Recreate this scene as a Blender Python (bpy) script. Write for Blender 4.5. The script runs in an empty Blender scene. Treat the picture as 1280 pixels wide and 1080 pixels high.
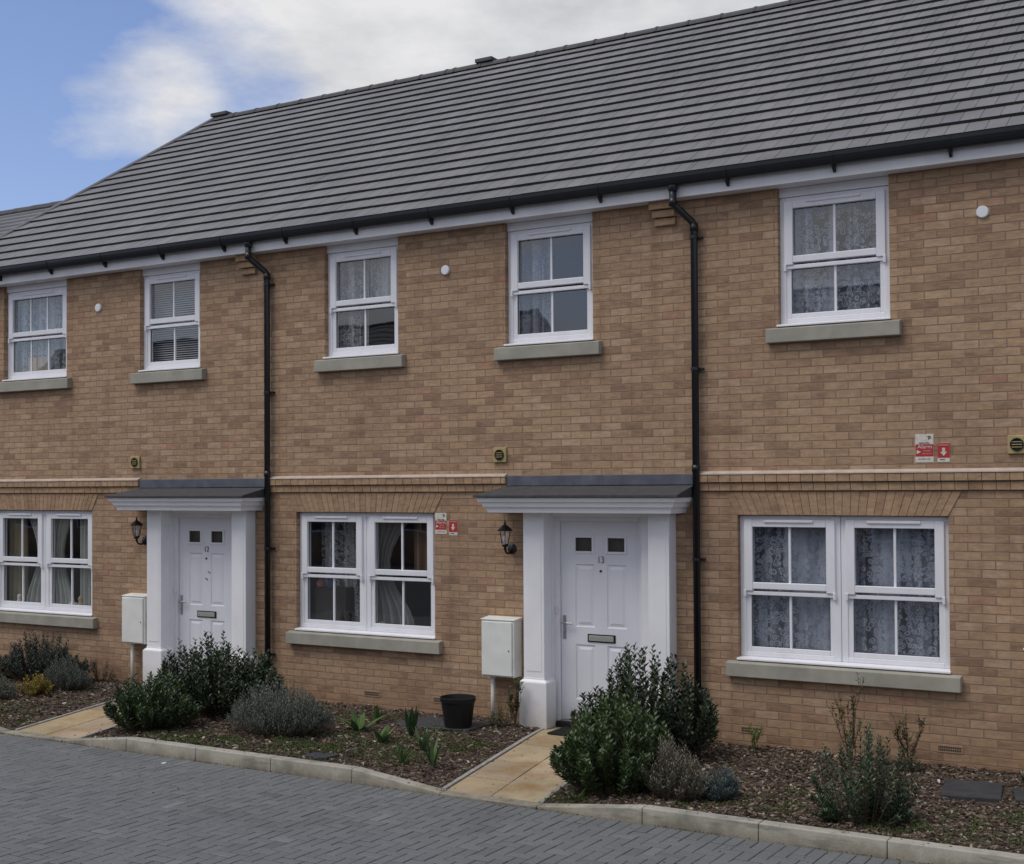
import bpy, math, random
from mathutils import Vector, Matrix, noise
random.seed(7)
R = math.radians
sc = bpy.context.scene
COL = sc.collection

# ------------------------------------------------------------------ mesh builder
class MB:
    def __init__(s):
        s.v = []; s.f = []; s.c = []; s.m = []
    def face(s, pts, col=None, mi=0):
        i = len(s.v); s.v += [tuple(p) for p in pts]
        s.f.append(tuple(range(i, i + len(pts)))); s.c.append(col); s.m.append(mi)
    def faces(s, verts, faces, col=None, mi=0):
        i = len(s.v); s.v += [tuple(p) for p in verts]
        for f in faces:
            s.f.append(tuple(i + k for k in f)); s.c.append(col); s.m.append(mi)
    def box(s, x0, x1, y0, y1, z0, z1, col=None, mi=0):
        v = [(x0,y0,z0),(x1,y0,z0),(x1,y1,z0),(x0,y1,z0),(x0,y0,z1),(x1,y0,z1),(x1,y1,z1),(x0,y1,z1)]
        s.hexa(v, col, mi)
    def hexa(s, v, col=None, mi=0):
        s.faces(v, [(0,3,2,1),(4,5,6,7),(0,1,5,4),(1,2,6,5),(2,3,7,6),(3,0,4,7)], col, mi)
    def prism_x(s, prof, x0, x1, col=None, mi=0):          # prof: list of (y,z) counter-clockwise seen from +x
        n = len(prof)
        v = [(x0, y, z) for y, z in prof] + [(x1, y, z) for y, z in prof]
        fs = [(i, n + i, n + (i + 1) % n, (i + 1) % n) for i in range(n)]
        fs = [tuple(reversed(f)) for f in fs]
        fs += [tuple(range(n - 1, -1, -1)), tuple(range(n, 2 * n))]
        s.faces(v, fs, col, mi)
    def tube(s, path, r, n=12, col=None, mi=0, caps=True):
        path = [Vector(p) for p in path]; rings = []
        rr = r if isinstance(r, (list, tuple)) else [r] * len(path)
        ref = None
        for i, p in enumerate(path):
            a = path[max(i - 1, 0)]; b = path[min(i + 1, len(path) - 1)]
            t = (b - a).normalized()
            if ref is None:
                ref = Vector((0, 1, 0)) if abs(t.y) < .9 else Vector((1, 0, 0))
            u = t.cross(ref).normalized(); w = u.cross(t).normalized(); ref = w
            rings.append([p + (u * math.cos(2 * math.pi * k / n) + w * math.sin(2 * math.pi * k / n)) * rr[i] for k in range(n)])
        v = [q for ring in rings for q in ring]; fs = []
        for i in range(len(path) - 1):
            for k in range(n):
                fs.append((i * n + k, i * n + (k + 1) % n, (i + 1) * n + (k + 1) % n, (i + 1) * n + k))
        if caps:
            fs.append(tuple(range(n - 1, -1, -1))); fs.append(tuple((len(path) - 1) * n + k for k in range(n)))
        s.faces(v, fs, col, mi)
    def lathe(s, prof, o=(0, 0, 0), n=24, axis='z', col=None, mi=0):   # prof (r,h)
        v = []
        for r, h in prof:
            for k in range(n):
                a = 2 * math.pi * k / n
                if axis == 'z': v.append((o[0] + r * math.cos(a), o[1] + r * math.sin(a), o[2] + h))
                else: v.append((o[0] + r * math.cos(a), o[1] - h, o[2] + r * math.sin(a)))
        fs = []
        for i in range(len(prof) - 1):
            for k in range(n):
                fs.append((i * n + k, i * n + (k + 1) % n, (i + 1) * n + (k + 1) % n, (i + 1) * n + k))
        s.faces(v, fs, col, mi)
    def build(s, name, mats, parent=None, bevel=0, smooth=False, seg=2, fix=True):
        me = bpy.data.meshes.new(name)
        me.from_pydata(s.v, [], s.f)
        if any(c is not None for c in s.c):
            at = me.color_attributes.new('Col', 'FLOAT_COLOR', 'CORNER')
            data = []
            for f, c in zip(s.f, s.c):
                c = c if c is not None else (1, 1, 1)
                data += [c[0], c[1], c[2], 1.0] * len(f)
            at.data.foreach_set('color', data)
        if not isinstance(mats, (list, tuple)): mats = [mats]
        for m in mats: me.materials.append(m)
        me.polygons.foreach_set('material_index', s.m)
        if smooth: me.polygons.foreach_set('use_smooth', [True] * len(s.f))
        me.update(); me.validate()
        o = bpy.data.objects.new(name, me); COL.objects.link(o)
        if parent is not None: o.parent = parent
        if fix:
            import bmesh
            b = bmesh.new(); b.from_mesh(me)
            bmesh.ops.recalc_face_normals(b, faces=b.faces); b.to_mesh(me); b.free()
        if bevel:
            md = o.modifiers.new('bevel', 'BEVEL'); md.width = bevel; md.segments = seg; md.limit_method = 'ANGLE'; md.angle_limit = R(35)
            md.harden_normals = False
        return o

def empty(name, label=None, cat=None, group=None, loc=(0, 0, 0)):
    o = bpy.data.objects.new(name, None); COL.objects.link(o); o.location = loc; o.empty_display_size = .2
    if label: tag(o, label, cat, group)
    return o
def tag(o, label, cat, group=None, kind=None):
    o['label'] = label; o['category'] = cat
    if group: o['group'] = group
    if kind: o['kind'] = kind
    return o
def struct(o):
    o['kind'] = 'structure'; return o

# ------------------------------------------------------------------ materials
def mat(name):
    m = bpy.data.materials.new(name); m.use_nodes = True
    nt = m.node_tree; nt.nodes.clear()
    out = nt.nodes.new('ShaderNodeOutputMaterial')
    b = nt.nodes.new('ShaderNodeBsdfPrincipled'); nt.links.new(b.outputs[0], out.inputs[0])
    return m, nt, b, out
def N(nt, t, **kw):
    n = nt.nodes.new(t)
    for k, v in kw.items():
        if k[0] == '_': n.inputs[k[1:].replace('_', ' ')].default_value = v
        else: setattr(n, k, v)
    return n
def ramp(nt, fac, stops):
    n = nt.nodes.new('ShaderNodeValToRGB'); el = n.color_ramp.elements
    while len(el) < len(stops): el.new(.5)
    for e, (p, c) in zip(el, stops):
        e.position = p; e.color = (c[0], c[1], c[2], 1) if isinstance(c, (tuple, list)) else (c, c, c, 1)
    nt.links.new(fac, n.inputs[0]); return n.outputs[0]
def mixc(nt, fac, a, b, mode='MIX'):
    n = nt.nodes.new('ShaderNodeMix'); n.data_type = 'RGBA'; n.blend_type = mode
    for s, i in ((fac, 0), (a, 6), (b, 7)):
        if hasattr(s, 'is_output') or isinstance(s, bpy.types.NodeSocket): nt.links.new(s, n.inputs[i])
        else: n.inputs[i].default_value = s if i == 0 else (s[0], s[1], s[2], 1)
    return n.outputs[2]
def math_(nt, op, a, b=0.0, c=None):
    n = nt.nodes.new('ShaderNodeMath'); n.operation = op
    for i, s in enumerate((a, b, c)):
        if s is None: continue
        if isinstance(s, bpy.types.NodeSocket): nt.links.new(s, n.inputs[i])
        else: n.inputs[i].default_value = s
    return n.outputs[0]
def pos(nt): return nt.nodes.new('ShaderNodeNewGeometry').outputs['Position']
def noisen(nt, vec, scale, detail=4, rough=.55, dims='3D'):
    n = nt.nodes.new('ShaderNodeTexNoise'); n.inputs['Scale'].default_value = scale
    n.inputs['Detail'].default_value = detail; n.inputs['Roughness'].default_value = rough
    if vec is not None: nt.links.new(vec, n.inputs['Vector'])
    return n.outputs['Fac']
def bump(nt, b, h, strength=.3, dist=.01):
    n = nt.nodes.new('ShaderNodeBump'); n.inputs['Strength'].default_value = strength; n.inputs['Distance'].default_value = dist
    nt.links.new(h, n.inputs['Height']); nt.links.new(n.outputs[0], b.inputs['Normal'])
def scalev(nt, vec, sx, sy, sz):
    n = nt.nodes.new('ShaderNodeMapping'); n.inputs['Scale'].default_value = (sx, sy, sz)
    nt.links.new(vec, n.inputs[0]); return n.outputs[0]

def simple(name, c, rough=.6, var=.12, nscale=6, spec=.5, metal=0, fine=True):
    m, nt, b, out = mat(name); p = pos(nt)
    n1 = noisen(nt, p, nscale, 5)
    f = ramp(nt, n1, [(.3, 1 - var), (.7, 1 + var * .4)])
    c2 = mixc(nt, 1.0, c, f, 'MULTIPLY'); nt.links.new(c2, b.inputs['Base Color'])
    b.inputs['Roughness'].default_value = rough; b.inputs['Metallic'].default_value = metal
    b.inputs['Specular IOR Level'].default_value = spec
    if fine: bump(nt, b, noisen(nt, p, 90, 3), .06, .004)
    return m

def brick_mat(name, tint=(1, 1, 1), use_attr=False):
    m, nt, b, out = mat(name); p = pos(nt)
    sx = nt.nodes.new('ShaderNodeSeparateXYZ'); nt.links.new(p, sx.inputs[0])
    if use_attr:
        at = nt.nodes.new('ShaderNodeAttribute'); at.attribute_name = 'Col'
        s2 = nt.nodes.new('ShaderNodeSeparateXYZ'); nt.links.new(at.outputs['Color'], s2.inputs[0])
        rnd = s2.outputs[0]; fac = None
    else:
        wob = noisen(nt, p, 5, 2)
        wv = math_(nt, 'ADD', math_(nt, 'MULTIPLY', math_(nt, 'SUBTRACT', wob, .5), .008), math_(nt, 'MULTIPLY', math_(nt, 'SUBTRACT', noisen(nt, p, 38, 3), .5), .007))
        cx = nt.nodes.new('ShaderNodeCombineXYZ')
        nt.links.new(math_(nt, 'ADD', sx.outputs[0], math_(nt, 'ADD', sx.outputs[1], 40.07)), cx.inputs[0])
        nt.links.new(math_(nt, 'ADD', math_(nt, 'ADD', sx.outputs[2], 3.0 - .04), wv), cx.inputs[1])
        br = nt.nodes.new('ShaderNodeTexBrick'); nt.links.new(cx.outputs[0], br.inputs['Vector'])
        br.inputs['Scale'].default_value = 1; br.inputs['Brick Width'].default_value = .225; br.inputs['Row Height'].default_value = .075
        br.inputs['Mortar Size'].default_value = .0058; br.inputs['Mortar Smooth'].default_value = .5
        br.inputs['Color1'].default_value = (0, 0, 0, 1); br.inputs['Color2'].default_value = (1, 1, 1, 1); br.inputs['Mortar'].default_value = (.5, .5, .5, 1)
        s2 = nt.nodes.new('ShaderNodeSeparateXYZ'); nt.links.new(br.outputs['Color'], s2.inputs[0])
        rnd = s2.outputs[0]; fac = br.outputs['Fac']
    col = ramp(nt, rnd, [(0, (.345, .235, .150)), (.14, (.425, .295, .184)), (.45, (.475, .338, .210)), (.75, (.495, .355, .220)), (.95, (.54, .40, .262)), (1, (.45, .275, .18))])
    # dark drag marks inside single bricks
    st = noisen(nt, scalev(nt, p, 5, 5, 22), 1.0, 4, .6)
    sel = ramp(nt, rnd, [(.1, 1), (.55, .15), (1, .5)])
    stf = math_(nt, 'MULTIPLY', ramp(nt, st, [(.46, 0), (.60, 1)]), sel)
    col = mixc(nt, math_(nt, 'MULTIPLY', stf, .68), col, (.27, .185, .125))
    grain = noisen(nt, p, 160, 4, .7)
    col = mixc(nt, 1.0, col, ramp(nt, grain, [(.25, .72), (.75, 1.2)]), 'MULTIPLY')
    mid = noisen(nt, scalev(nt, p, 12, 12, 30), 1.0, 4, .65)
    col = mixc(nt, 1.0, col, ramp(nt, mid, [(.3, (.80, .77, .74)), (.7, (1.14, 1.13, 1.10))]), 'MULTIPLY')
    big = noisen(nt, scalev(nt, p, .5, .5, .9), 1.0, 5)
    col = mixc(nt, 1.0, col, ramp(nt, big, [(.3, (.86, .85, .84)), (.7, (1.08, 1.06, 1.03))]), 'MULTIPLY')
    # damp darker base and faint lime bloom
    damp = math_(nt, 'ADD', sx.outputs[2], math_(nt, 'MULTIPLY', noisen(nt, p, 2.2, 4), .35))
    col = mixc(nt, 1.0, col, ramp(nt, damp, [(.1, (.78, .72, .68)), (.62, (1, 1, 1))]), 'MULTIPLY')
    run = ramp(nt, noisen(nt, scalev(nt, p, 5, 5, .28), 1.0, 4, .55), [(.52, (1, 1, 1)), (.68, (.86, .84, .82))])
    col = mixc(nt, 1.0, col, run, 'MULTIPLY')
    blo = ramp(nt, noisen(nt, p, 3.1, 6, .7), [(.66, 0), (.78, .32)])
    col = mixc(nt, blo, col, (.46, .40, .33))
    if fac is not None:
        mort = mixc(nt, noisen(nt, p, 2.0, 4), (.21, .150, .105), (.335, .25, .18))
        col = mixc(nt, fac, col, mort)
        h = math_(nt, 'ADD', math_(nt, 'MULTIPLY', math_(nt, 'SUBTRACT', 1.0, fac), 1.0), math_(nt, 'MULTIPLY', grain, .35))
        h = math_(nt, 'ADD', h, math_(nt, 'MULTIPLY', rnd, .35))
        bump(nt, b, h, .75, .006)
    else:
        bump(nt, b, grain, .4, .004)
    col = mixc(nt, 1.0, col, tint, 'MULTIPLY')
    nt.links.new(col, b.inputs['Base Color']); b.inputs['Roughness'].default_value = .9; b.inputs['Specular IOR Level'].default_value = .25
    return m

def attr_mat(name, rough=.6, gscale=60, gvar=.2, big=0, spec=.4, bstr=.3, stain=None, trans=0):
    m, nt, b, out = mat(name); p = pos(nt)
    at = nt.nodes.new('ShaderNodeAttribute'); at.attribute_name = 'Col'
    g = noisen(nt, p, gscale, 4, .65)
    col = mixc(nt, 1.0, at.outputs['Color'], ramp(nt, g, [(.25, 1 - gvar), (.75, 1 + gvar)]), 'MULTIPLY')
    if big: col = mixc(nt, 1.0, col, ramp(nt, noisen(nt, p, big, 5, .6), [(.3, .78), (.7, 1.12)]), 'MULTIPLY')
    if stain:
        col = mixc(nt, ramp(nt, noisen(nt, p, stain[1], 6, .65), [(.5, 0), (.7, stain[2])]), col, stain[0])
    nt.links.new(col, b.inputs['Base Color']); b.inputs['Roughness'].default_value = rough; b.inputs['Specular IOR Level'].default_value = spec
    if bstr: bump(nt, b, g, bstr, .004)
    if trans:
        tr = nt.nodes.new('ShaderNodeBsdfTranslucent'); nt.links.new(col, tr.inputs[0])
        mx = nt.nodes.new('ShaderNodeMixShader'); mx.inputs[0].default_value = trans
        nt.links.new(b.outputs[0], mx.inputs[1]); nt.links.new(tr.outputs[0], mx.inputs[2]); nt.links.new(mx.outputs[0], out.inputs[0])
    return m

BT = (.915, .885, .935)
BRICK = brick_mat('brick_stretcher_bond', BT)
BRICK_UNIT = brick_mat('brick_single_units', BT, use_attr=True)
MORTAR = simple('mortar', (.26, .185, .125), .95)
FILLET = simple('mortar_fillet', (.50, .41, .34), .9, .2, 9)
TILE = attr_mat('roof_tile_concrete', .62, 70, .14, 1.2, .45, .25, stain=((.25, .235, .21), 2.3, .3))
BUTT_SHADE_FELT = simple('tile_butt_shade_and_felt', (.035, .035, .04), .9)  # shadow under each course put into the butt colour; also used for under-felt
RIDGE = simple('ridge_tile', (.085, .085, .09), .8, .25, 8)
GUTTER = simple('black_plastic', (.010, .012, .016), .38, .2, 12, .5)
IRON = simple('black_painted_metal', (.008, .008, .009), .4, .2, 20)
def upvc_mat():
    m, nt, b, out = mat('white_upvc'); p = pos(nt)
    d = noisen(nt, scalev(nt, p, 3, 3, 1.2), 2.0, 6, .65)
    col = mixc(nt, ramp(nt, d, [(.45, 0), (.8, .4)]), (.80, .80, .84), (.60, .60, .60))
    nt.links.new(col, b.inputs['Base Color']); b.inputs['Roughness'].default_value = .32
    return m
UPVC = upvc_mat()
def grime(m, z1=.5):
    nt = m.node_tree; b = nt.nodes['Principled BSDF']; l = b.inputs['Base Color'].links[0].from_socket; p = pos(nt)
    sx = nt.nodes.new('ShaderNodeSeparateXYZ'); nt.links.new(p, sx.inputs[0])
    f = ramp(nt, math_(nt, 'ADD', sx.outputs[2], math_(nt, 'MULTIPLY', noisen(nt, p, 7, 5, .65), .35)), [(.12, (.62, .57, .50)), (.3, (.86, .84, .80)), (z1, (1, 1, 1))])
    nt.links.new(mixc(nt, 1.0, l, f, 'MULTIPLY'), b.inputs['Base Color']); return m
PORCH = simple('white_porch_paint', (.84, .84, .86), .45, .07, 2.5)
DOORW = simple('white_door_skin', (.76, .77, .83), .42, .07, 2.0)
SOFFIT = simple('white_soffit_board', (.74, .74, .76), .5, .14, 3)
STONE = simple('cast_stone_sill', (.345, .328, .275), .85, .2, 5)
LEAD = simple('lead_flashing', (.105, .115, .14), .55, .35, 7)
FELT = simple('grey_roof_felt', (.062, .06, .062), .9, .3, 14)
METER = simple('meter_box_grp', (.76, .77, .73), .5, .1, 5)
STEEL = simple('brushed_steel', (.45, .45, .47), .3, .1, 30, metal=1)
BRASSY = simple('letterbox_flap', (.55, .56, .50), .35, .1, 30, metal=.6)
BLACK = simple('dark_hole', (.006, .006, .007), .8)
VENT = simple('buff_vent_plastic', (.42, .34, .15), .6, .2, 30)
AIRB = simple('clay_airbrick', (.33, .225, .14), .9, .2, 30)
DISC = simple('white_disc_plastic', (.82, .82, .85), .4, .05, 30)
RED = simple('red_print', (.42, .03, .028), .5, .15, 40, fine=False)
SIGNW = simple('white_sign_plastic', (.66, .63, .56), .5, .25, 30, fine=False)
SIGNP = simple('pink_print', (.72, .45, .40), .5, .2, 60, fine=False)
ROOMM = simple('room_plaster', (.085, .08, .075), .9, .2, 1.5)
POTM = simple('black_pot_plastic', (.008, .008, .009), .45, .2, 20)
KERB0 = attr_mat('concrete_kerb', .88, 90, .16, 2.5, .3, .35, stain=((.16, .155, .14), 3.2, .65))
def kerb_dirt(m):
    nt = m.node_tree; b = nt.nodes['Principled BSDF']; l = b.inputs['Base Color'].links[0].from_socket; p = pos(nt)
    sx = nt.nodes.new('ShaderNodeSeparateXYZ'); nt.links.new(p, sx.inputs[0])
    hgt = math_(nt, 'ADD', sx.outputs[2], math_(nt, 'MULTIPLY', noisen(nt, p, 5, 6, .7), .16))
    f = ramp(nt, math_(nt, 'ADD', hgt, .12), [(.04, (.50, .47, .40)), (.13, (.86, .84, .80)), (.17, (1, 1, 1))])
    c = mixc(nt, 1.0, l, f, 'MULTIPLY')
    st = ramp(nt, noisen(nt, scalev(nt, p, 1.5, 1.5, 9), 1.3, 5, .6), [(.56, 0), (.64, .6)])
    nt.links.new(mixc(nt, st, c, (.17, .16, .14)), b.inputs['Base Color']); return m
KERB = kerb_dirt(KERB0)
EDGE = simple('concrete_edging', (.33, .32, .29), .9, .3, 12)
BLOCK = attr_mat('paving_block', .72, 130, .22, .9, .45, .45, stain=((.098, .104, .106), .9, .6))
SLAB = attr_mat('buff_slab', .85, 60, .12, 2.0, .35, .3, stain=((.27, .15, .055), 2.6, .8))
SLATE = simple('dark_slate', (.045, .05, .058), .6, .4, 12)
SLATEP = simple('grey_paving', (.042, .042, .045), .8, .4, 9)
LEAF = attr_mat('leaf', .42, 30, .2, 0, .5, .0, trans=.18)
LEAFM = attr_mat('matt_leaf', .8, 30, .2, 0, .2, .0, trans=.15)
STEM = simple('woody_stem', (.10, .065, .04), .9, .3, 20)
STEMG = simple('green_stem', (.10, .14, .04), .8, .3, 20)
CHIP = attr_mat('bark_chip', .9, 90, .35, 0, .15, .3)
HIPM = simple('hip_capping', (.19, .19, .20), .7)
MAT_DOOR = simple('dark_door_mat', (.018, .016, .015), .95, .5, 60)
FRAMEB = simple('dark_wood_frame', (.02, .015, .012), .5)
CARD = simple('tan_board', (.42, .27, .12), .8, .2, 10)

def soil_mat():
    m, nt, b, out = mat('mulched_soil'); p = pos(nt)
    v = nt.nodes.new('ShaderNodeTexVoronoi'); v.inputs['Scale'].default_value = 42; nt.links.new(p, v.inputs['Vector'])
    s = nt.nodes.new('ShaderNodeSeparateXYZ'); nt.links.new(v.outputs['Color'], s.inputs[0])
    c = ramp(nt, s.outputs[0], [(0, (.022, .014, .011)), (.5, (.06, .038, .028)), (.85, (.11, .075, .05)), (1, (.19, .14, .10))])
    c = mixc(nt, ramp(nt, noisen(nt, p, 1.6, 5, .6), [(.5, 0), (.66, .5)]), c, (.05, .065, .02))
    nt.links.new(c, b.inputs['Base Color']); b.inputs['Roughness'].default_value = .95
    bump(nt, b, math_(nt, 'ADD', v.outputs['Distance'], noisen(nt, p, 60, 4)), .8, .02)
    return m
SOIL = soil_mat()
def ground_mat():
    m, nt, b, out = mat('tarmac_ground'); p = pos(nt)
    c = ramp(nt, noisen(nt, p, 120, 4, .7), [(.3, (.055, .056, .06)), (.7, (.10, .10, .105))])
    c = mixc(nt, 1.0, c, ramp(nt, noisen(nt, p, .3, 5), [(.3, .8), (.7, 1.15)]), 'MULTIPLY')
    nt.links.new(c, b.inputs['Base Color']); b.inputs['Roughness'].default_value = .9
    return m
GROUND = ground_mat()

def glass_mat(name, ior, tint=(.9, .93, .92), blend=1.0):
    m, nt, b, out = mat(name); nt.nodes.remove(b); p = pos(nt)
    fr = N(nt, 'ShaderNodeFresnel'); 
    bf = nt.nodes.new('ShaderNodeNewGeometry').outputs['Backfacing']           # same reflectance from both sides
    nt.links.new(math_(nt, 'MULTIPLY_ADD', bf, 1.0 / ior - ior, ior), fr.inputs[0])
    gl = nt.nodes.new('ShaderNodeBsdfGlossy'); gl.inputs['Roughness'].default_value = .015; gl.inputs['Color'].default_value = (1, 1, 1, 1)
    tr = nt.nodes.new('ShaderNodeBsdfTransparent'); tr.inputs[0].default_value = (*tint, 1)
    bp = nt.nodes.new('ShaderNodeBump'); bp.inputs['Strength'].default_value = .10; bp.inputs['Distance'].default_value = .01
    nt.links.new(noisen(nt, p, 2.2, 1), bp.inputs['Height']); nt.links.new(bp.outputs[0], gl.inputs['Normal'])
    mx = nt.nodes.new('ShaderNodeMixShader'); nt.links.new(math_(nt, 'MULTIPLY', fr.outputs[0], blend), mx.inputs[0])
    nt.links.new(tr.outputs[0], mx.inputs[1]); nt.links.new(gl.outputs[0], mx.inputs[2]); nt.links.new(mx.outputs[0], out.inputs[0])
    return m
GLASS = glass_mat('window_glass', 2.0, (.97, .98, .98))

def curtain_mat(name, c, lace=0.0, holes=0.0, scale=17):
    m, nt, b, out = mat(name); p = pos(nt)
    b.inputs['Roughness'].default_value = .9; b.inputs['Sheen Weight'].default_value = .4; b.inputs['Specular IOR Level'].default_value = .1
    col = mixc(nt, 1.0, c, ramp(nt, noisen(nt, p, 4, 4), [(.3, .85), (.7, 1.1)]), 'MULTIPLY')
    nt.links.new(col, b.inputs['Base Color'])
    tl = nt.nodes.new('ShaderNodeBsdfTranslucent'); nt.links.new(col, tl.inputs[0])
    m1 = nt.nodes.new('ShaderNodeMixShader'); m1.inputs[0].default_value = .15
    nt.links.new(b.outputs[0], m1.inputs[1]); nt.links.new(tl.outputs[0], m1.inputs[2])
    res = m1.outputs[0]
    if lace or holes:
        tp = nt.nodes.new('ShaderNodeBsdfTransparent')
        v = nt.nodes.new('ShaderNodeTexVoronoi'); v.inputs['Scale'].default_value = scale; 
        dn = nt.nodes.new('ShaderNodeTexNoise'); dn.inputs['Scale'].default_value = 14; dn.inputs['Detail'].default_value = 3; nt.links.new(p, dn.inputs['Vector'])
        va = nt.nodes.new('ShaderNodeVectorMath'); va.operation = 'MULTIPLY_ADD'; va.inputs[1].default_value = (.045, .045, .045)
        nt.links.new(dn.outputs['Color'], va.inputs[0]); nt.links.new(p, va.inputs[2]); nt.links.new(va.outputs[0], v.inputs['Vector'])
        # petals: rings round every cell centre, broken by a finer noise
        ring = ramp(nt, v.outputs['Distance'], [(0, 1), (.14, .9), (.22, .15), (.30, .1), (.38, .95), (.47, .85), (.58, .08), (1, .0)])
        fine = ramp(nt, noisen(nt, p, 55, 3, .7), [(.45, 0), (.58, .75)])
        pat = math_(nt, 'MAXIMUM', ring, math_(nt, 'MULTIPLY', fine, .35))
        fold = ramp(nt, noisen(nt, scalev(nt, p, 9, 9, .35), 1.0, 2), [(.40, .0), (.62, .72)])
        op = math_(nt, 'ADD', math_(nt, 'MULTIPLY', pat, lace), math_(nt, 'ADD', fold, .05))
        op = math_(nt, 'MULTIPLY', op, 1 - holes); op = math_(nt, 'MINIMUM', op, 1.0)
        m2 = nt.nodes.new('ShaderNodeMixShader'); nt.links.new(op, m2.inputs[0])
        nt.links.new(tp.outputs[0], m2.inputs[1]); nt.links.new(res, m2.inputs[2]); res = m2.outputs[0]
    nt.links.new(res, out.inputs[0])
    return m
LACE = curtain_mat('lace_net', (.37, .41, .50), lace=.85, holes=.0, scale=21)
LACE_F = curtain_mat('faint_lace_net', (.34, .38, .46), lace=.4, holes=.25, scale=24)
NET = curtain_mat('plain_net', (.42, .45, .46), lace=.6, holes=.0, scale=20)
DRAPE = curtain_mat('white_drape', (.46, .48, .44))
DRAPE_D = curtain_mat('dim_drape', (.17, .18, .185))
DRAPE_B = curtain_mat('beige_drape', (.36, .32, .20))
BROWNC = curtain_mat('brown_blind', (.10, .058, .03))
BLINDM = simple('pale_blind_slat', (.55, .57, .57), .6)

grime(PORCH); grime(DOORW, .42); grime(METER, .6)
# ------------------------------------------------------------------ dimensions
P = 5.32                       # house pitch
GT, GB = 2.14, .79             # ground-floor openings
UB, SZ = 3.865, 5.15           # upper sill line, soffit
EY, EZ, RY, RZ = -.22, 5.352, 4.0, 8.356
SLOPE = (RZ - EZ) / (RY - EY)
HSPAN = {12: (-15.85, -10.16), 13: (-10.16, -4.84), 14: (-4.84, .48)}

def boxpart(name, m, parent, *boxes, bevel=.003, seg=2):
    b = MB()
    for q in boxes: b.box(*q)
    return b.build(name, m, parent, bevel=bevel, seg=seg)

def wall_with_openings(parent, x0, x1, openings):
    b = MB()
    xs = sorted({x0, x1, *[o[0] for o in openings], *[o[1] for o in openings]})
    zs = sorted({-.25, SZ + .12, *[o[2] for o in openings], *[o[3] for o in openings]})
    for i in range(len(xs) - 1):
        for j in range(len(zs) - 1):
            cx = (xs[i] + xs[i+1]) / 2; cz = (zs[j] + zs[j+1]) / 2
            if any(o[0] < cx < o[1] and o[2] < cz < o[3] for o in openings): continue
            b.face([(xs[i], 0, zs[j]), (xs[i+1], 0, zs[j]), (xs[i+1], 0, zs[j+1]), (xs[i], 0, zs[j+1])])
    for (a, c, z0, z1) in openings:                       # reveals
        d = .13
        b.face([(a, 0, z0), (a, 0, z1), (a, d, z1), (a, d, z0)])
        b.face([(c, 0, z0), (c, d, z0), (c, d, z1), (c, 0, z1)])
        b.face([(a, 0, z0), (a, d, z0), (c, d, z0), (c, 0, z0)])
        if z1 < SZ: b.face([(a, 0, z1), (c, 0, z1), (c, d, z1), (a, d, z1)])
    return b

def sash_unit(win, x0, x1, z0, z1, y, bars=1):
    """one mock-sash light: outer frame, proud upper sash, lower bead, panes"""
    o = .058
    fr = MB()
    fr.box(x0, x0 + o, y, y + .07, z0, z1); fr.box(x1 - o, x1, y, y + .07, z0, z1)
    fr.box(x0 + o, x1 - o, y, y + .07, z1 - .05, z1); fr.box(x0 + o, x1 - o, y, y + .07, z0, z0 + .045)
    fr.build('window_frame', UPVC, win, bevel=.005)
    h = z1 - z0; zm = z0 + .475 * h                       # meeting rail centre
    a, c = x0 + o - .012, x1 - o + .012
    tb, tt = zm + .005, z1 - .035
    s = MB(); w = .082; yo = y - .024; yi = y + .045
    s.box(a, a + w, yo, yi, tb - .02, tt); s.box(c - w, c, yo, yi, tb - .02, tt)
    s.box(a + w, c - w, yo, yi, tt - .072, tt); s.box(a + w, c - w, yo + .002, yi, tb, tb + .062)
    s.build('sash', UPVC, win, bevel=.006)
    lo = MB(); w2 = .045; a2, c2 = x0 + o, x1 - o; yl = y + .010
    lo.box(a2 - .003, a2 + w2, yl, y + .06, z0 + .045, zm - .018); lo.box(c2 - w2, c2 + .003, yl, y + .06, z0 + .045, zm - .018)
    lo.box(a2 + w2, c2 - w2, yl, y + .06, z0 + .045, z0 + .09)
    lo.box(a2 - .004, c2 + .004, y - .010, y + .06, zm - .052, zm - .016)
    lo.build('sash', UPVC, win, bevel=.005)
    # horns
    for (p, q) in ((a - .004, a + .02), (c - .02, c + .004)):
            hb = MB()
            hb.hexa([(p, yo - .004, tb - .075), (q, yo - .004, tb - .075), (q, y + .01, tb - .075), (p, y + .01, tb - .075),
                     (p, yo - .008, tb - .01), (q, yo - .008, tb - .01), (q, y + .01, tb - .01), (p, y + .01, tb - .01)])
            hb.build('sash_horn', UPVC, win, bevel=.003)
    for (p, q, r, t, yy) in ((a + w, c - w, tb + .062, tt - .072, y + .018), (a2 + w2, c2 - w2, z0 + .09, zm - .052, y + .032)):
        g = MB(); g.face([(p - .004, yy, r - .004), (q + .004, yy, r - .004), (q + .004, yy, t + .004), (p - .004, yy, t + .004)])
        g.build('pane', GLASS, win, fix=False)
        gk = MB(); gk.box(p - .002, p + .004, yy - .008, yy - .001, r, t); gk.box(q - .004, q + .002, yy - .008, yy - .001, r, t)
        gk.box(p, q, yy - .008, yy - .001, t - .004, t + .002); gk.box(p, q, yy - .008, yy - .001, r - .002, r + .004)
        gk.build('gasket', BLACK, win)
        for kb_ in range(bars):
          xm = p + (q - p) * (kb_ + 1) / (bars + 1)
          boxpart('glazing_bar', UPVC, win, (xm - .011, xm + .011, yy - .012, yy + .012, r, t), bevel=.002)
    xm = (x0 + x1) / 2; L = (c - a) * .27
    boxpart('trickle_vent', UPVC, win, (xm - L, xm + L, yo - .016, yo, tt - .030, tt - .006), bevel=.004)

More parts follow.
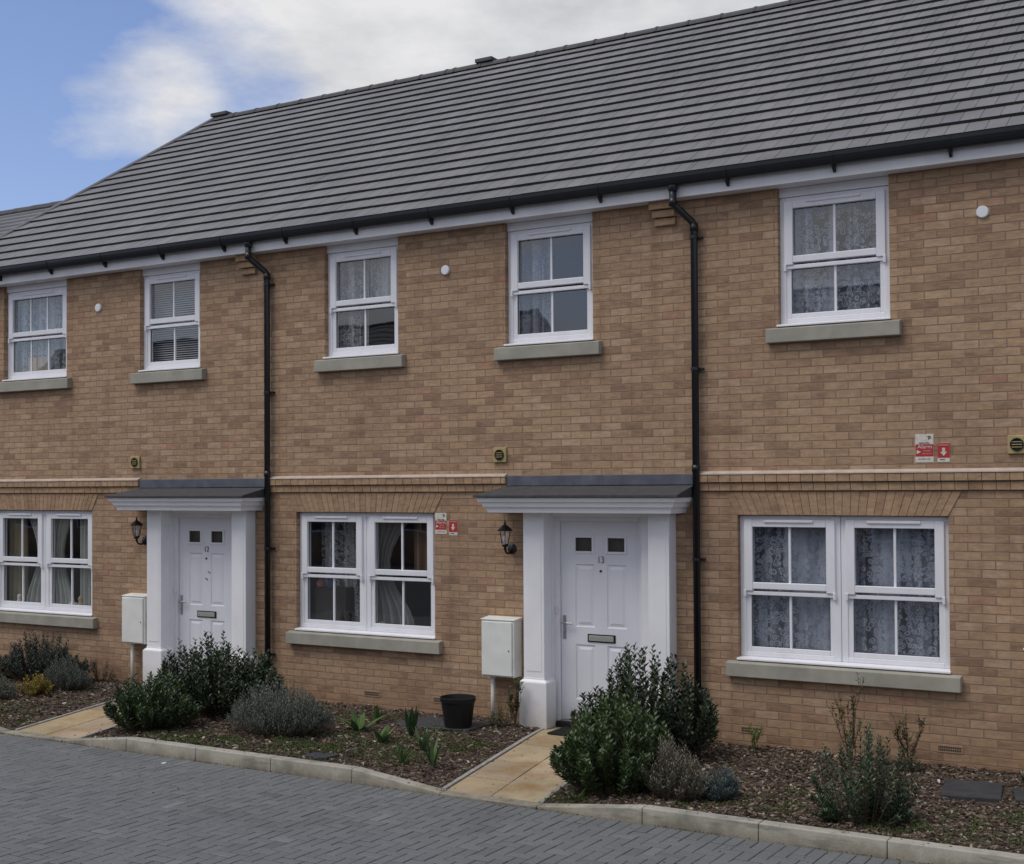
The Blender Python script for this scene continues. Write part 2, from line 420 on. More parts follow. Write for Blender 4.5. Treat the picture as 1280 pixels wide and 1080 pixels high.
def room(parent, x0, x1, z0, z1, depth=3.2):
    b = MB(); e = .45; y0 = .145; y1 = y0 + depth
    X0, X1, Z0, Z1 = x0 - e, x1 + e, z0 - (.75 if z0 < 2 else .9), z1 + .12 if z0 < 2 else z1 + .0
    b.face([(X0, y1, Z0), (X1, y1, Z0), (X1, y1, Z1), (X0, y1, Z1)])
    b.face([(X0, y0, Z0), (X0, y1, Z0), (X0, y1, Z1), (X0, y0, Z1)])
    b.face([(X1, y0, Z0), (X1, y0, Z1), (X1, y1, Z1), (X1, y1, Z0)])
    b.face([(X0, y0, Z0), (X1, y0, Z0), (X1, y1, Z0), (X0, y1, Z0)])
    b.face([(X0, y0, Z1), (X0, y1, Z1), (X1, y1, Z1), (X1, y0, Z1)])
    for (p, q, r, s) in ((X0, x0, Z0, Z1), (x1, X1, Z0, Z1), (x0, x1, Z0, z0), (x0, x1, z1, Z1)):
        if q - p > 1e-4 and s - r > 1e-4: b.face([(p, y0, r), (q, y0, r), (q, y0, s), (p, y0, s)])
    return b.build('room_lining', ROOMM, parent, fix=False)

def stone_sill(win, x0, x1, zt):
    b = MB()
    b.prism_x([(-.075, zt - .145), (-.0005, zt - .145), (.06, zt - .145), (.06, zt + .0), (-.0005, zt - .004), (-.075, zt - .018)], x0 - .1, x1 + .1)
    b.build('stone_sill', STONE, win, bevel=.006)
    c = MB(); c.prism_x([(-.022, zt + .004), (.14, zt + .004), (.14, zt + .035), (.05, zt + .035), (-.022, zt + .022)], x0 - .012, x1 + .008)
    c.build('window_sill', UPVC, win, bevel=.004)

def ground_window(house, x0, x1):
    w = empty('window'); w.parent = house
    xm = (x0 + x1) / 2; y = .062
    sash_unit(w, x0, xm - .002, GB + .036, GT - .004, y); sash_unit(w, xm + .002, x1, GB + .036, GT - .004, y)
    stone_sill(w, x0, x1, GB)
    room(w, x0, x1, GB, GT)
    return w
def upper_window(house, x0, x1, bars=1):
    w = empty('window'); w.parent = house
    y = .062; top = 5.065
    sash_unit(w, x0, x1, UB + .036, top, y, bars)
    boxpart('head_board', UPVC, w, (x0, x1, y - .02, y + .07, top + .002, SZ - .002), bevel=.004)
    stone_sill(w, x0, x1, UB)
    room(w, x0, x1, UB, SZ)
    return w

def arch(house, x0, x1):
    b = MB(); z0, z1 = GT + .002, GT + .213; n = 27; sp = .115
    back = MB(); back.face([(x0, -.002, z0), (x1, -.002, z0), (x1 + sp, -.002, z1), (x0 - sp, -.002, z1)])
    for i in range(n):
        ta, tb_ = i / n, (i + 1) / n
        xa, xb = x0 + (x1 - x0) * ta, x0 + (x1 - x0) * tb_
        Xa, Xb = x0 - sp + (x1 - x0 + 2 * sp) * ta, x0 - sp + (x1 - x0 + 2 * sp) * tb_
        g = .0022; yy = -.007 - random.random() * .002
        b.hexa([(xa + g, yy, z0), (xb - g, yy, z0), (xb - g, .0, z0), (xa + g, .0, z0), (Xa + g, yy, z1), (Xb - g, yy, z1), (Xb - g, .0, z1), (Xa + g, .0, z1)],
               col=(random.uniform(.2, .6), 0, 0))
    b.build('brick_arch', [BRICK_UNIT], house, bevel=.0015, seg=1)
    back.build('arch_mortar', MORTAR, house)

def string_course(house, spans):
    for (x0, x1) in spans:
        b = MB(); f = MB()
        for (za, zb, d) in ((2.366, 2.436, .026), (2.446, 2.513, .05)):
            x = x0
            while x < x1 - .01:
                xe = min(x + .1125, x1)
                yy = -d - random.random() * .003
                b.box(x + .0018, xe - .0018, yy, .0, za, zb, col=(random.uniform(.25, .8), 0, 0)); x = xe
        f.prism_x([(-.058, 2.516), (.0, 2.516), (0, 2.552), (-.006, 2.552), (-.056, 2.53)], x0, x1)
        f.box(x0, x1, -.018, -.001, 2.37, 2.515, mi=1)
        b.build('string_course', BRICK_UNIT, house, bevel=.003, seg=1)
        f.build('string_fillet', [FILLET, MORTAR], house, bevel=.003)

def corbel(house, xl, xr):
    b = MB()
    for i, (z0, z1, d) in enumerate(((4.925, 4.992, .035), (5.0, 5.067, .068), (5.075, 5.148, .10))):
        ex = [.0, .01, .03][i]
        b.box(xl - ex, xr - .0 + ex * .2, -d, 0, z0, z1, col=(.45 + .2 * random.random(), 0, 0))
    b.build('corbel', BRICK_UNIT, house, bevel=.004)

def porch(house, cx):
    """cx = centre of canopy (house 13: -5.97)"""
    p = empty('porch'); p.parent = house
    dx = cx + 5.97
    # cornice: stepped mouldings, mitred returns
    lv = [(2.155, 2.200, .365, 1.000), (2.200, 2.213, .385, 1.018), (2.213, 2.252, .400, 1.038), (2.252, 2.262, .415, 1.052), (2.262, 2.305, .432, 1.078)]
    b = MB()
    for (z0, z1, d, hw) in lv:
        t = .012 if z1 - z0 > .02 else 0
        v = [(cx - hw, -d, z0), (cx + hw, -d, z0), (cx + hw, 0, z0), (cx - hw, 0, z0),
             (cx - hw - t, -d - t, z1), (cx + hw + t, -d - t, z1), (cx + hw + t, 0, z1), (cx - hw - t, 0, z1)]
        b.hexa(v)
    b.build('cornice', PORCH, p, bevel=.003)
    r = MB()
    r.hexa([(cx - 1.115, -.468, 2.307), (cx + 1.115, -.468, 2.307), (cx + 1.09, 0, 2.307), (cx - 1.09, 0, 2.307),
            (cx - 1.115, -.468, 2.332), (cx + 1.115, -.468, 2.332), (cx + 1.09, 0, 2.425), (cx - .98, 0, 2.425)])
    r.build('canopy_roof', FELT, p, bevel=.003)
    boxpart('flashing', LEAD, p, (cx - .985, cx - .02, -.03, 0, 2.422, 2.53), (cx - .03, cx + 1.09, -.034, 0, 2.424, 2.53), bevel=.006)
    xl, xr = -6.675 + dx, -5.073 + dx
    for (a, c) in ((xl, xl + .24), (xr - .22, xr)):
        q = MB(); q.box(a, c, -.17, 0, .47, 2.153)
        q.box(a + .245 * .0 + .03, c - .03, -.174, -.16, .56, 2.08)
        q.prism_x([(-.172, .47), (-.0, .47), (0, .5), (-.172, .5)], a - .003, c + .003)
        q.build('pilaster', PORCH, p, bevel=.006)
        q = MB(); q.hexa([(a - .035, -.205, .0), (c + .04, -.205, .0), (c + .04, 0, .0), (a - .035, 0, .0), (a - .035, -.205, .455), (c + .04, -.205, .455), (c + .04, 0, .455), (a - .035, 0, .455)])
        q.hexa([(a - .035, -.205, .456), (c + .04, -.205, .456), (c + .04, 0, .456), (a - .035, 0, .456), (a - .004, -.173, .482), (c + .004, -.173, .482), (c + .004, 0, .482), (a - .004, 0, .482)])
        q.build('plinth', PORCH, p, bevel=.006)
    # lining boards between pilasters and door frame
    dl, dr = -6.372 + dx, -5.495 + dx
    boxpart('lining', PORCH, p, (xl + .245, dl - .062, -.02, .13, .02, 2.152), (dr + .062, xr - .225, -.02, .13, .02, 2.152), (dl - .06, dr + .06, -.02, .13, 2.11, 2.152), bevel=.004)
    boxpart('door_frame', UPVC, p, (dl - .06, dl - .004, .045, .13, .05, 2.108), (dr + .004, dr + .06, .045, .13, .05, 2.108), (dl - .004, dr + .004, .045, .13, 2.062, 2.108), bevel=.005)
    boxpart('threshold', BLACK, p, (dl - .05, dr + .05, -.02, .14, .0, .05), bevel=.003)
    boxpart('threshold_strip', STEEL, p, (dl, dr, .02, .07, .052, .066), bevel=.003)
    boxpart('doorbell', METER, p, (dl - .048, dl - .018, .03, .046, 1.13, 1.20), bevel=.004)
    return dl, dr

def panel(b, x0, x1, z0, z1, y):
    """raised-and-fielded panel: sunken channel with a sloping field"""
    w = .022
    for (xa, xb, za, zb) in ((x0, x1, z1 - .008, z1), (x0, x1, z0, z0 + .008), (x0, x0 + .008, z0 + .008, z1 - .008), (x1 - .008, x1, z0 + .008, z1 - .008)):
        b.box(xa, xb, y - .004, y, za, zb)
    b.hexa([(x0 + w, y - .001, z0 + w), (x1 - w, y - .001, z0 + w), (x1 - w, y, z0 + w), (x0 + w, y, z0 + w),
            (x0 + w, y - .001, z1 - w), (x1 - w, y - .001, z1 - w), (x1 - w, y, z1 - w), (x0 + w, y, z1 - w)])

def door_leaf_mesh(x0, x1, z0, z1, y):
    """front skin with modelled panel mouldings as a height-field of nested rectangles"""
    W = x1 - x0; b = MB()
    holes = [(x0 + .16, x0 + .38, z1 - 1.055, z1 - .425), (x0 + .515, x0 + .735, z1 - 1.055, z1 - .425),
             (x0 + .16, x0 + .38, z1 - 1.78, z1 - 1.23), (x0 + .515, x0 + .735, z1 - 1.78, z1 - 1.23)]
    lights = [(x0 + .168, x0 + .352, z1 - .295, z1 - .16), (x0 + .53, x0 + .715, z1 - .295, z1 - .16)]
    allh = holes + lights
    xs = sorted({x0, x1, *[h[0] for h in allh], *[h[1] for h in allh]}); zs = sorted({z0, z1, *[h[2] for h in allh], *[h[3] for h in allh]})
    for i in range(len(xs) - 1):
        for j in range(len(zs) - 1):
            cx = (xs[i] + xs[i+1]) / 2; cz = (zs[j] + zs[j+1]) / 2
            if any(h[0] < cx < h[1] and h[2] < cz < h[3] for h in allh): continue
            b.face([(xs[i], y, zs[j]), (xs[i+1], y, zs[j]), (xs[i+1], y, zs[j+1]), (xs[i], y, zs[j+1])])
    for (a, c, d, e) in holes:
        ins = [(0, 0), (.012, .012), (.022, .012), (.05, .002)]
        for k in range(3):
            (i0, d0), (i1, d1) = ins[k], ins[k + 1]
            o = [(a + i0, y + d0, d + i0), (c - i0, y + d0, d + i0), (c - i0, y + d0, e - i0), (a + i0, y + d0, e - i0)]
            n = [(a + i1, y + d1, d + i1), (c - i1, y + d1, d + i1), (c - i1, y + d1, e - i1), (a + i1, y + d1, e - i1)]
            for q in range(4): b.face([o[q], o[(q+1) % 4], n[(q+1) % 4], n[q]])
        i1 = .05; b.face([(a + i1, y + .002, d + i1), (c - i1, y + .002, d + i1), (c - i1, y + .002, e - i1), (a + i1, y + .002, e - i1)])
    b.face([(x0, y, z0), (x0, y, z1), (x0, y + .05, z1), (x0, y + .05, z0)]); b.face([(x1, y, z0), (x1, y + .05, z0), (x1, y + .05, z1), (x1, y, z1)])
    b.face([(x0, y, z1), (x1, y, z1), (x1, y + .05, z1), (x0, y + .05, z1)])
    return b, lights

def text_mesh(name, s, size, loc, m, parent, depth=.002, align='CENTER', sx=1.0):
    cu = bpy.data.curves.new(name, 'FONT'); cu.body = s; cu.size = size; cu.align_x = align; cu.align_y = 'CENTER'; cu.extrude = depth
    t = bpy.data.objects.new(name, cu); COL.objects.link(t)
    t.rotation_euler = (R(90), 0, 0); t.location = loc; t.scale = (sx, 1, 1)
    bpy.context.view_layer.update()
    dg = bpy.context.evaluated_depsgraph_get()
    me = bpy.data.meshes.new_from_object(t.evaluated_get(dg)); me.transform(t.matrix_world)
    me.materials.clear(); me.materials.append(m)
    bpy.data.objects.remove(t); bpy.data.curves.remove(cu)
    o = bpy.data.objects.new(name, me); COL.objects.link(o)
    if parent: o.parent = parent
    return o

def door(house, dl, dr, number):
    z0, z1, y = .068, 2.06, .075
    b, lights = door_leaf_mesh(dl, dr, z0, z1, y)
    d = b.build('door', DOORW, house, fix=True)
    for (a, c, p, q) in lights:
        s = MB(); w = .026
        s.box(a - w, a, y - .012, y + .01, p - w, q + w); s.box(c, c + w, y - .012, y + .01, p - w, q + w)
        s.box(a, c, y - .012, y + .01, q, q + w); s.box(a, c, y - .012, y + .01, p - w, p)
        s.build('light_surround', UPVC, d, bevel=.005)
        g = MB(); g.face([(a, y + .002, p), (c, y + .002, p), (c, y + .002, q), (a, y + .002, q)]); g.build('pane', GLASS, d, fix=False)
    # dark hallway behind the two lights
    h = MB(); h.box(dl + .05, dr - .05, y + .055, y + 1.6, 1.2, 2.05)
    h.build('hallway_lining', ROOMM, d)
    # letterbox
    s = MB(); xc = dl + .455; zc = z1 - 1.16
    s.box(xc - .155, xc + .155, y - .010, y, zc - .04, zc + .04)
    s.build('letterbox', BLACK, d, bevel=.004)
    boxpart('letterbox_flap', BRASSY, d, (xc - .137, xc + .137, y - .018, y - .010, zc - .027, zc + .027), bevel=.003)
    s = MB(); s.lathe([(0, .014), (.010, .012), (.012, 0)], (dl + .45, y, z1 - .49), 12, 'y'); s.build('spyhole', BLACK, d)
    if number == '12':
        for (qx, qz) in ((.50, .66), (.46, .74)):
            s = MB(); s.lathe([(0, .006), (.012, .004), (.014, 0)], (dl + qx, y, z1 - qz), 8, 'y'); s.lathe([(0, .006), (.010, .004), (.012, 0)], (dl + qx - .022, y, z1 - qz + .012), 8, 'y'); s.build('door_charm', STEEL, d)
    # handle: back plate, knob spindle, lever
    hx = dl + .038; hz = z1 - 1.02
    s = MB(); s.box(hx - .017, hx + .017, y - .010, y, hz - .16, hz + .075)
    s.tube([(hx, y, hz), (hx, y - .05, hz)], .011, 10); s.tube([(hx, y - .05, hz), (hx + .05, y - .055, hz), (hx + .115, y - .048, hz - .003)], [.011, .011, .008], 10)
    s.lathe([(0, .014), (.012, .014), (.014, 0)], (hx, y - .008, hz - .09), 12, 'y')
    s.build('handle', STEEL, d, bevel=.002)
    if number: text_mesh('door_number', number, .098, (dl + .452, y - .004, z1 - .38), STEEL, d, .003, sx=.85)
    return d

def tilted_course(house, xa, xb, clip=None, seed=0, name='roof'):
    """interlocking tiles laid in courses between xa and xb; every tile a real slab"""
    rnd = random.Random(seed); import bmesh
    n = 19; Ls = (RY - EY) * math.sqrt(1 + SLOPE ** 2); g = Ls / n
    u = Vector((0, 1, SLOPE)).normalized(); nn = Vector((0, -SLOPE, 1)).normalized()
    O = Vector((0, EY - .03, EZ - .03 * SLOPE)); b = MB(); tw = .1655; th = .030
    for i in range(n + 1):
        s0 = i * g; s1 = min((i + 1) * g + .03, Ls + .02)
        if i == n: break
        off = (i % 2) * tw * .5
        k0 = int(math.floor((xa - off) / tw)); k1 = int(math.ceil((xb - off) / tw))
        for k in range(k0, k1):
            x0 = max(k * tw + off, xa); x1 = min((k + 1) * tw + off, xb)
            if x1 - x0 < .004: continue
            gap = .0024
            j = rnd.uniform(-.0015, .0015); dz = rnd.uniform(-.001, .001)
            v = rnd.gauss(.188, .009); c = (v * 1.03, v * 1.0, v * .985)
            lo0 = nn * (th + .006 + dz); hi0 = nn * (.006 + dz)
            p = [O + u * (s0 + j) + Vector((x0 + gap, 0, 0)), O + u * (s0 + j) + Vector((x1 - gap, 0, 0)), O + u * s1 + Vector((x1 - gap, 0, 0)), O + u * s1 + Vector((x0 + gap, 0, 0))]
            top = [p[0] + lo0, p[1] + lo0, p[2] + hi0, p[3] + hi0]
            bot = [p[0], p[1], p[2] - nn * .012, p[3] - nn * .012]
            vv = bot + top
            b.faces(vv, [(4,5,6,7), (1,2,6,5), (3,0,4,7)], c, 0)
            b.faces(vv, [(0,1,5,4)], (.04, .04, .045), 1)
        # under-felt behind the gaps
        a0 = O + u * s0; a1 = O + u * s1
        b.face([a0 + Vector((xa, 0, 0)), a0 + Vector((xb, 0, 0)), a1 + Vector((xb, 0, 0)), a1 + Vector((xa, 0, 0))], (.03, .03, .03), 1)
    o = b.build(name, [TILE, BUTT_SHADE_FELT], house, fix=False)
    if clip:
        bm = bmesh.new(); bm.from_mesh(o.data)
        bmesh.ops.bisect_plane(bm, geom=bm.verts[:] + bm.edges[:] + bm.faces[:], plane_co=clip[0], plane_no=clip[1], clear_outer=True)
        bm.to_mesh(o.data); bm.free()
    return o

def gutter(house, xa, xb, outlet=None):
    b = MB(); r = .056; yc, zc = -.222, 5.348; n = 10; prof = []
    pts = [(yc + r * math.cos(a), zc - r * 1.85 * math.sin(a)) for a in [math.pi * k / n for k in range(n + 1)]]
    inn = [(yc + (r - .004) * math.cos(a), zc - (r * 1.85 - .004) * math.sin(a)) for a in [math.pi * k / n for k in range(n, -1, -1)]]
    b.prism_x(pts + inn, xa, xb)
    x = xa + .38
    while x < xb:                                           # union collars
        b.prism_x([(yc + (r + .005) * math.cos(a), zc - (r * 1.85 + .005) * math.sin(a)) for a in [math.pi * k / n for k in range(n + 1)]], x, x + .03)
        x += 1.0
    b.build('gutter', GUTTER, house, smooth=False)
    xs = []; x = xa + .395
    while x < xb: xs.append(x); x += 1.0
    for x in xs:
        k = MB()
        k.prism_x([(-.165, 5.33), (-.165, 5.195), (-.18, 5.185), (-.215, 5.215), (-.23, 5.245), (-.19, 5.30)], x - .012, x + .012)
        k.build('gutter_bracket', GUTTER, house)

def downpipe(house, xo, xp):
    b = MB(); yo = -.215; yp = -.062; r = .034
    b.lathe([(.046, 0), (.046, -.045), (.037, -.055)], (xo, yo, 5.25), 16)
    path = [(xo, yo, 5.26), (xo, yo, 5.085), (xo + .012, yo + .012, 5.062), (xp - .02, yp - .012, 4.925), (xp, yp, 4.895), (xp, yp, -.02)]
    b.tube(path, r, 14)
    b.lathe([(r, 0), (.040, .0), (.040, .07), (r, .07)], (xo, yo, 5.06), 14)
    b.lathe([(r, 0), (.040, .0), (.040, .07), (r, .07)], (xp, yp, 4.83), 14)
    b.lathe([(r, 0), (.040, .0), (.040, .06), (r, .06)], (xp, yp, 2.55), 14)
    b.build('downpipe', GUTTER, house, smooth=True)
    for z in (4.77, 3.52, 1.72, .5):
        c = MB(); c.lathe([(r, -.014), (.041, -.014), (.041, .014), (r, .014)], (xp, yp, z), 14)
        c.box(xp + .035, xp + .075, yp + .01, yp + .034, z - .012, z + .012); c.box(xp - .052, xp - .035, yp + .01, yp + .034, z - .012, z + .012)
        c.box(xp - .03, xp + .07, yp + .03, -.0, z - .010, z + .010)
        c.build('pipe_clip', GUTTER, house, bevel=.002)

def airbrick(house, xc, zc):
    boxpart('air_brick', AIRB, house, (xc - .108, xc + .108, -.006, .0, zc - .035, zc + .035), bevel=.003)
    h = MB()
    for i in range(13):
        for j in (-1, 1):
            x = xc - .09 + i * .015; z = zc + j * .0115
            h.face([(x - .005, -.0075, z - .008), (x + .005, -.0075, z - .008), (x + .005, -.0075, z + .008), (x - .005, -.0075, z + .008)])
    h.build('air_brick_holes', BLACK, house)

def house(no, label):
    d = (no - 13) * P
    x0, x1 = HSPAN[no]
    H = empty('terraced_house', label, 'house', 'terraced houses in the row')
    g = (-9.88 + .0 + d, -7.97 + d) if no != 12 else (-15.06, -13.15)
    g = (-9.780 + d, -7.868 + d) if no == 13 else ((-4.453, -2.541) if no == 14 else (-15.06, -13.148))
    ua = (-9.357 + d, -8.337 + d); ub = (-6.972 + d, -5.952 + d)
    dl, dr = -6.372 + d, -5.495 + d
    if no == 12: ua = (-14.87, -13.63)
    ops = [(g[0], g[1], GB, GT), (ua[0], ua[1], UB, SZ + .12), (ub[0], ub[1], UB, SZ + .12), (dl - .3, dr + .2, -.0, 2.14)]
    b = wall_with_openings(H, x0, x1, ops)
    boxpart('rear_wall', BRICK, H, (x0, x1, 7.9, 8.1, -.25, 5.2), bevel=0)
    if no == 12: b.face([(x0, 0, -.25), (x0, 8.1, -.25), (x0, 8.1, 5.3), (x0, 0, 5.3)])
    if no == 14: b.face([(x1, 0, -.25), (x1, 8.1, -.25), (x1, 8.1, 5.2), (x1, 4.0, 8.2), (x1, 0, 5.2)])
    b.build('wall', BRICK, H, fix=False)
    ground_window(H, *g); upper_window(H, *ua, 2 if no == 12 else 1); upper_window(H, *ub)
    arch(H, *g)
    cx = -5.97 + d
    string_course(H, [(x0 if no != 13 else x0, cx - .985), (cx + 1.09, x1)] if x1 - cx > 1.1 else [(x0, cx - .985)])
    porch(H, cx); door(H, dl, dr, {12: '12', 13: '13'}.get(no))
    # eaves
    xl = x0 if no != 12 else -16.1
    boxpart('fascia', SOFFIT, H, (xl, x1, -.165, -.148, 5.146, 5.335), bevel=.002)
    boxpart('soffit', SOFFIT, H, (xl, x1, -.147, .13, SZ, SZ + .012), bevel=0)
    gutter(H, xl, x1)
    if no < 14:
        downpipe(H, -4.985 + d, -4.838 + d)
        corbel(H, -5.262 + d, -5.045 + d)
    # roof
    O = Vector((-14.85, 4.0, 8.356)); E = Vector((-16.1, EY - .03, EZ - .02)); hipd = (O - E)
    clip = None
    if no == 12:
        nrm = Vector((0, -SLOPE, 1)).cross(hipd).normalized()
        if nrm.x > 0: nrm = -nrm
        clip = (E, nrm)
    tilted_course(H, -17.0 if no == 12 else x0, x1 + (.05 if no == 14 else 0), clip, no)
    r = MB(); by = 8.22                                     # rear slope and hip end
    if no == 12:
        r.face([(-14.85, RY, RZ), (-16.1, by, EZ), (x1, by, EZ), (x1, RY, RZ)])
        r.face([(-14.85, RY, RZ), E, (-16.1, by, EZ)])
    else:
        r.face([(x0, RY, RZ), (x0, by, EZ), (x1, by, EZ), (x1, RY, RZ)])
    r.build('rear_roof', RIDGE, H)
    # ridge tiles
    k = MB(); x = (x0 if no != 12 else -14.8)
    while x < x1 - .02:
        xe = min(x + .45, x1)
        prof = [(RY + .115 * math.cos(a), RZ - .035 + .085 * math.sin(a)) for a in [math.pi * q / 8 for q in range(9)]]
        k.prism_x(prof, x + .002, xe - .002)
        k.prism_x([(RY + .122 * math.cos(a), RZ - .035 + .093 * math.sin(a)) for a in [math.pi * q / 8 for q in range(9)]], xe - .03, xe - .001)
        x = xe
    k.build('ridge_tiles', RIDGE, H)
    vx = {12: (-14.84, -14.50), 13: (-9.80, -9.52)}.get(no)
    if vx:
        boxpart('ridge_vent', RIDGE, H, (vx[0], vx[1], RY - .12, RY + .12, RZ + .03, RZ + .085), bevel=.01)
    if no == 12:
        h = MB(); h.tube([E + Vector((0, 0, .02)), O + Vector((0, 0, .03))], .035, 8); h.build('hip_trim', HIPM, H)
    # small wall fittings
    vd = d if no != 14 else d - .255
    dd = d if no != 14 else d + .16
    boxpart('vent_box', VENT, H, (-7.113 + vd, -6.958 + vd, -.028, 0, 2.668, 2.822), bevel=.006)
    s = MB(); s.lathe([(.055, .0), (.055, .012), (.048, .013), (.048, .004), (0, .004)], (-7.036 + vd, -.028, 2.745), 20, 'y'); s.build('vent_hole', BLACK, H)
    s = MB()
    for q in range(3): s.box(-7.036 + vd - .042, -7.036 + vd + .042, -.038, -.034, 2.745 - .025 + q * .022, 2.745 - .019 + q * .022)
    s.build('vent_louvre', VENT, H)
    s = MB(); s.lathe([(.052, 0), (.052, .018), (.046, .026), (.0, .028)], (-7.707 + dd, 0, 4.725), 24, 'y'); s.build('wall_disc', DISC, H, smooth=False)
    for xa in ((-8.71, -7.79) if no == 13 else ((-4.33, -2.55) if no == 14 else (-14.0,))): airbrick(H, xa, .152)
    return H

house(12, 'left-hand terraced brick house, number 12, whose slate-grey roof ends in a sloping hip')
house(13, 'middle terraced brick house, number 13, between the two black downpipes')
house(14, 'right-hand terraced brick house with lace nets in both its visible windows')

# ------------------------------------------------------------------ neighbour beyond the hip end
def plain_house(name, label, x0, x1, yf, yb, ez, rz, wins, front=-1):
    H = empty(name, label, 'house')
    b = MB(); b.box(x0, x1, yf, yb, -.25, ez)
    ym = (yf + yb) / 2
    b.face([(x0, yf, ez), (x0, yb, ez), (x0, ym, rz)]); b.face([(x1, yf, ez), (x1, yb, ez), (x1, ym, rz)])
    b.build('wall', BRICK, H, fix=False)
    r = MB(); ov = .3; sl = (rz - ez) / (ym - yf)
    n = 16; 
    for side in (0, 1):
        ya, yb_ = (yf - ov, ym) if side == 0 else (yb + ov, ym)
        za = ez - ov * sl + .06
        for i in range(n):
            t0, t1 = i / n, (i + 1) / n
            p0 = (ya + (yb_ - ya) * t0, za + (rz + .06 - za) * t0); p1 = (ya + (yb_ - ya) * t1, za + (rz + .06 - za) * t1)
            r.hexa([(x0 - .1, p0[0], p0[1] - .03), (x1 + .1, p0[0], p0[1] - .03), (x1 + .1, p1[0], p1[1] - .03), (x0 - .1, p1[0], p1[1] - .03),
                    (x0 - .1, p0[0], p0[1] + .035), (x1 + .1, p0[0], p0[1] + .035), (x1 + .1, p1[0], p1[1] + .004), (x0 - .1, p1[0], p1[1] + .004)], (.165, .163, .165))
    r.build('roof', TILE, H)
    k = MB(); x = x0 - .1
    while x < x1:
        k.tube([(x + .004, ym, rz + .06), (x + .446, ym, rz + .06)], [.085, .078], 8); x += .45
    k.build('ridge_tiles', RIDGE, H)
    fy = yf if front < 0 else yb
    for (wx, wz, ww, wh) in wins:
        s = -1 if front < 0 else 1
        y0, y1 = sorted((fy + s * .02, fy - s * .02))
        w = boxpart('window', UPVC, H, (wx - .06, wx + ww + .06, y0, y1, wz - .06, wz + wh + .06), bevel=.004)
        y2 = fy + s * .024
        g = MB(); g.face([(wx, y2, wz), (wx + ww / 2 - .03, y2, wz), (wx + ww / 2 - .03, y2, wz + wh), (wx, y2, wz + wh)])
        g.face([(wx + ww / 2 + .03, y2, wz), (wx + ww, y2, wz), (wx + ww, y2, wz + wh), (wx + ww / 2 + .03, y2, wz + wh)])
        g.build('pane', simple_glass, w, fix=False)
    return H
simple_glass = simple('dark_pane', (.02, .025, .03), .05, .1, 3, .8, fine=False)
plain_house('neighbouring_house', 'lower grey tiled roof beyond the sloping end of the long roof', -26.0, -16.55, .0, 6.0, 5.3, 7.02, [(-24, .8, 1.8, 1.3), (-20, .8, 1.8, 1.3)])
ws = lambda xs: [(x, .9, 1.5, 1.2) for x in xs] + [(x + .2, 3.5, 1.1, 1.2) for x in xs]
plain_house('facing_house', 'long brick house across the road, seen mirrored in the left-hand windows', -48, -23, -32.5, -24.5, 5.3, 8.6, ws([-46, -42, -38, -34, -30, -26]), 1)
plain_house('facing_house', 'brick house across the road, seen mirrored in the windows of the right-hand house', -20, 2, -32.5, -24.5, 5.2, 8.5, ws([-18, -14, -10, -6, -2]), 1)

# ------------------------------------------------------------------ wall things: lanterns, meter boxes, signs
def lantern(x, z, label):
    L = empty('wall_lantern', label, 'wall lamp', 'black wall lanterns beside the porches', (x, 0, z))
    # backplate, arm, cage on the arm end; origin = backplate centre
    b = MB(); b.lathe([(.0, .022), (.035, .02), (.052, .008), (.055, 0)], (0, 0, 0), 18, 'y'); b.build('backplate', IRON, L, smooth=True)
    b = MB(); b.tube([(0, -.015, -.02), (0, -.06, -.045), (-.0, -.115, -.035), (0, -.14, .0), (0, -.14, .025)], [.013, .012, .011, .012, .014], 10)
    b.lathe([(.0, -.03), (.018, -.018), (.012, .0), (.03, .015), (.034, .03)], (0, -.14, .02), 12); b.build('arm', IRON, L, smooth=True)
    c = MB(); cy = -.14
    z0, z1 = .05, .195
    for k in range(6):
        a = math.pi / 3 * k; c.tube([(.034 * math.cos(a), cy + .034 * math.sin(a), z0), (.062 * math.cos(a), cy + .062 * math.sin(a), z1)], .0042, 5)
    c.lathe([(.034, z0 - .004), (.042, z0), (.036, z0 + .008)], (0, cy, 0), 6)
    c.lathe([(.0, z1 + .105), (.006, z1 + .10), (.006, z1 + .085), (.014, z1 + .078), (.008, z1 + .066), (.018, z1 + .055), (.034, z1 + .045), (.062, z1 + .018), (.078, z1 + .004), (.078, z1 - .006), (.06, z1 - .004)], (0, cy, 0), 12)
    c.build('cage', IRON, L)
    g = MB()
    for k in range(6):
        a, e = math.pi / 3 * k, math.pi / 3 * (k + 1)
        g.face([(.033 * math.cos(a), cy + .033 * math.sin(a), z0), (.033 * math.cos(e), cy + .033 * math.sin(e), z0), (.06 * math.cos(e), cy + .06 * math.sin(e), z1), (.06 * math.cos(a), cy + .06 * math.sin(a), z1)])
    g.build('lamp_glass', GLASS, L)
    g = MB(); g.lathe([(.008, z0), (.012, z0 + .03), (.022, z0 + .06), (.016, z0 + .09), (0, z0 + .095)], (0, cy, 0), 12); g.build('bulb', DISC, L, smooth=True)
lantern(-6.905, 1.775, 'black wall lantern on the brickwork left of the number 13 porch')
lantern(-12.20, 1.775, 'black wall lantern on the brickwork left of the number 12 porch')

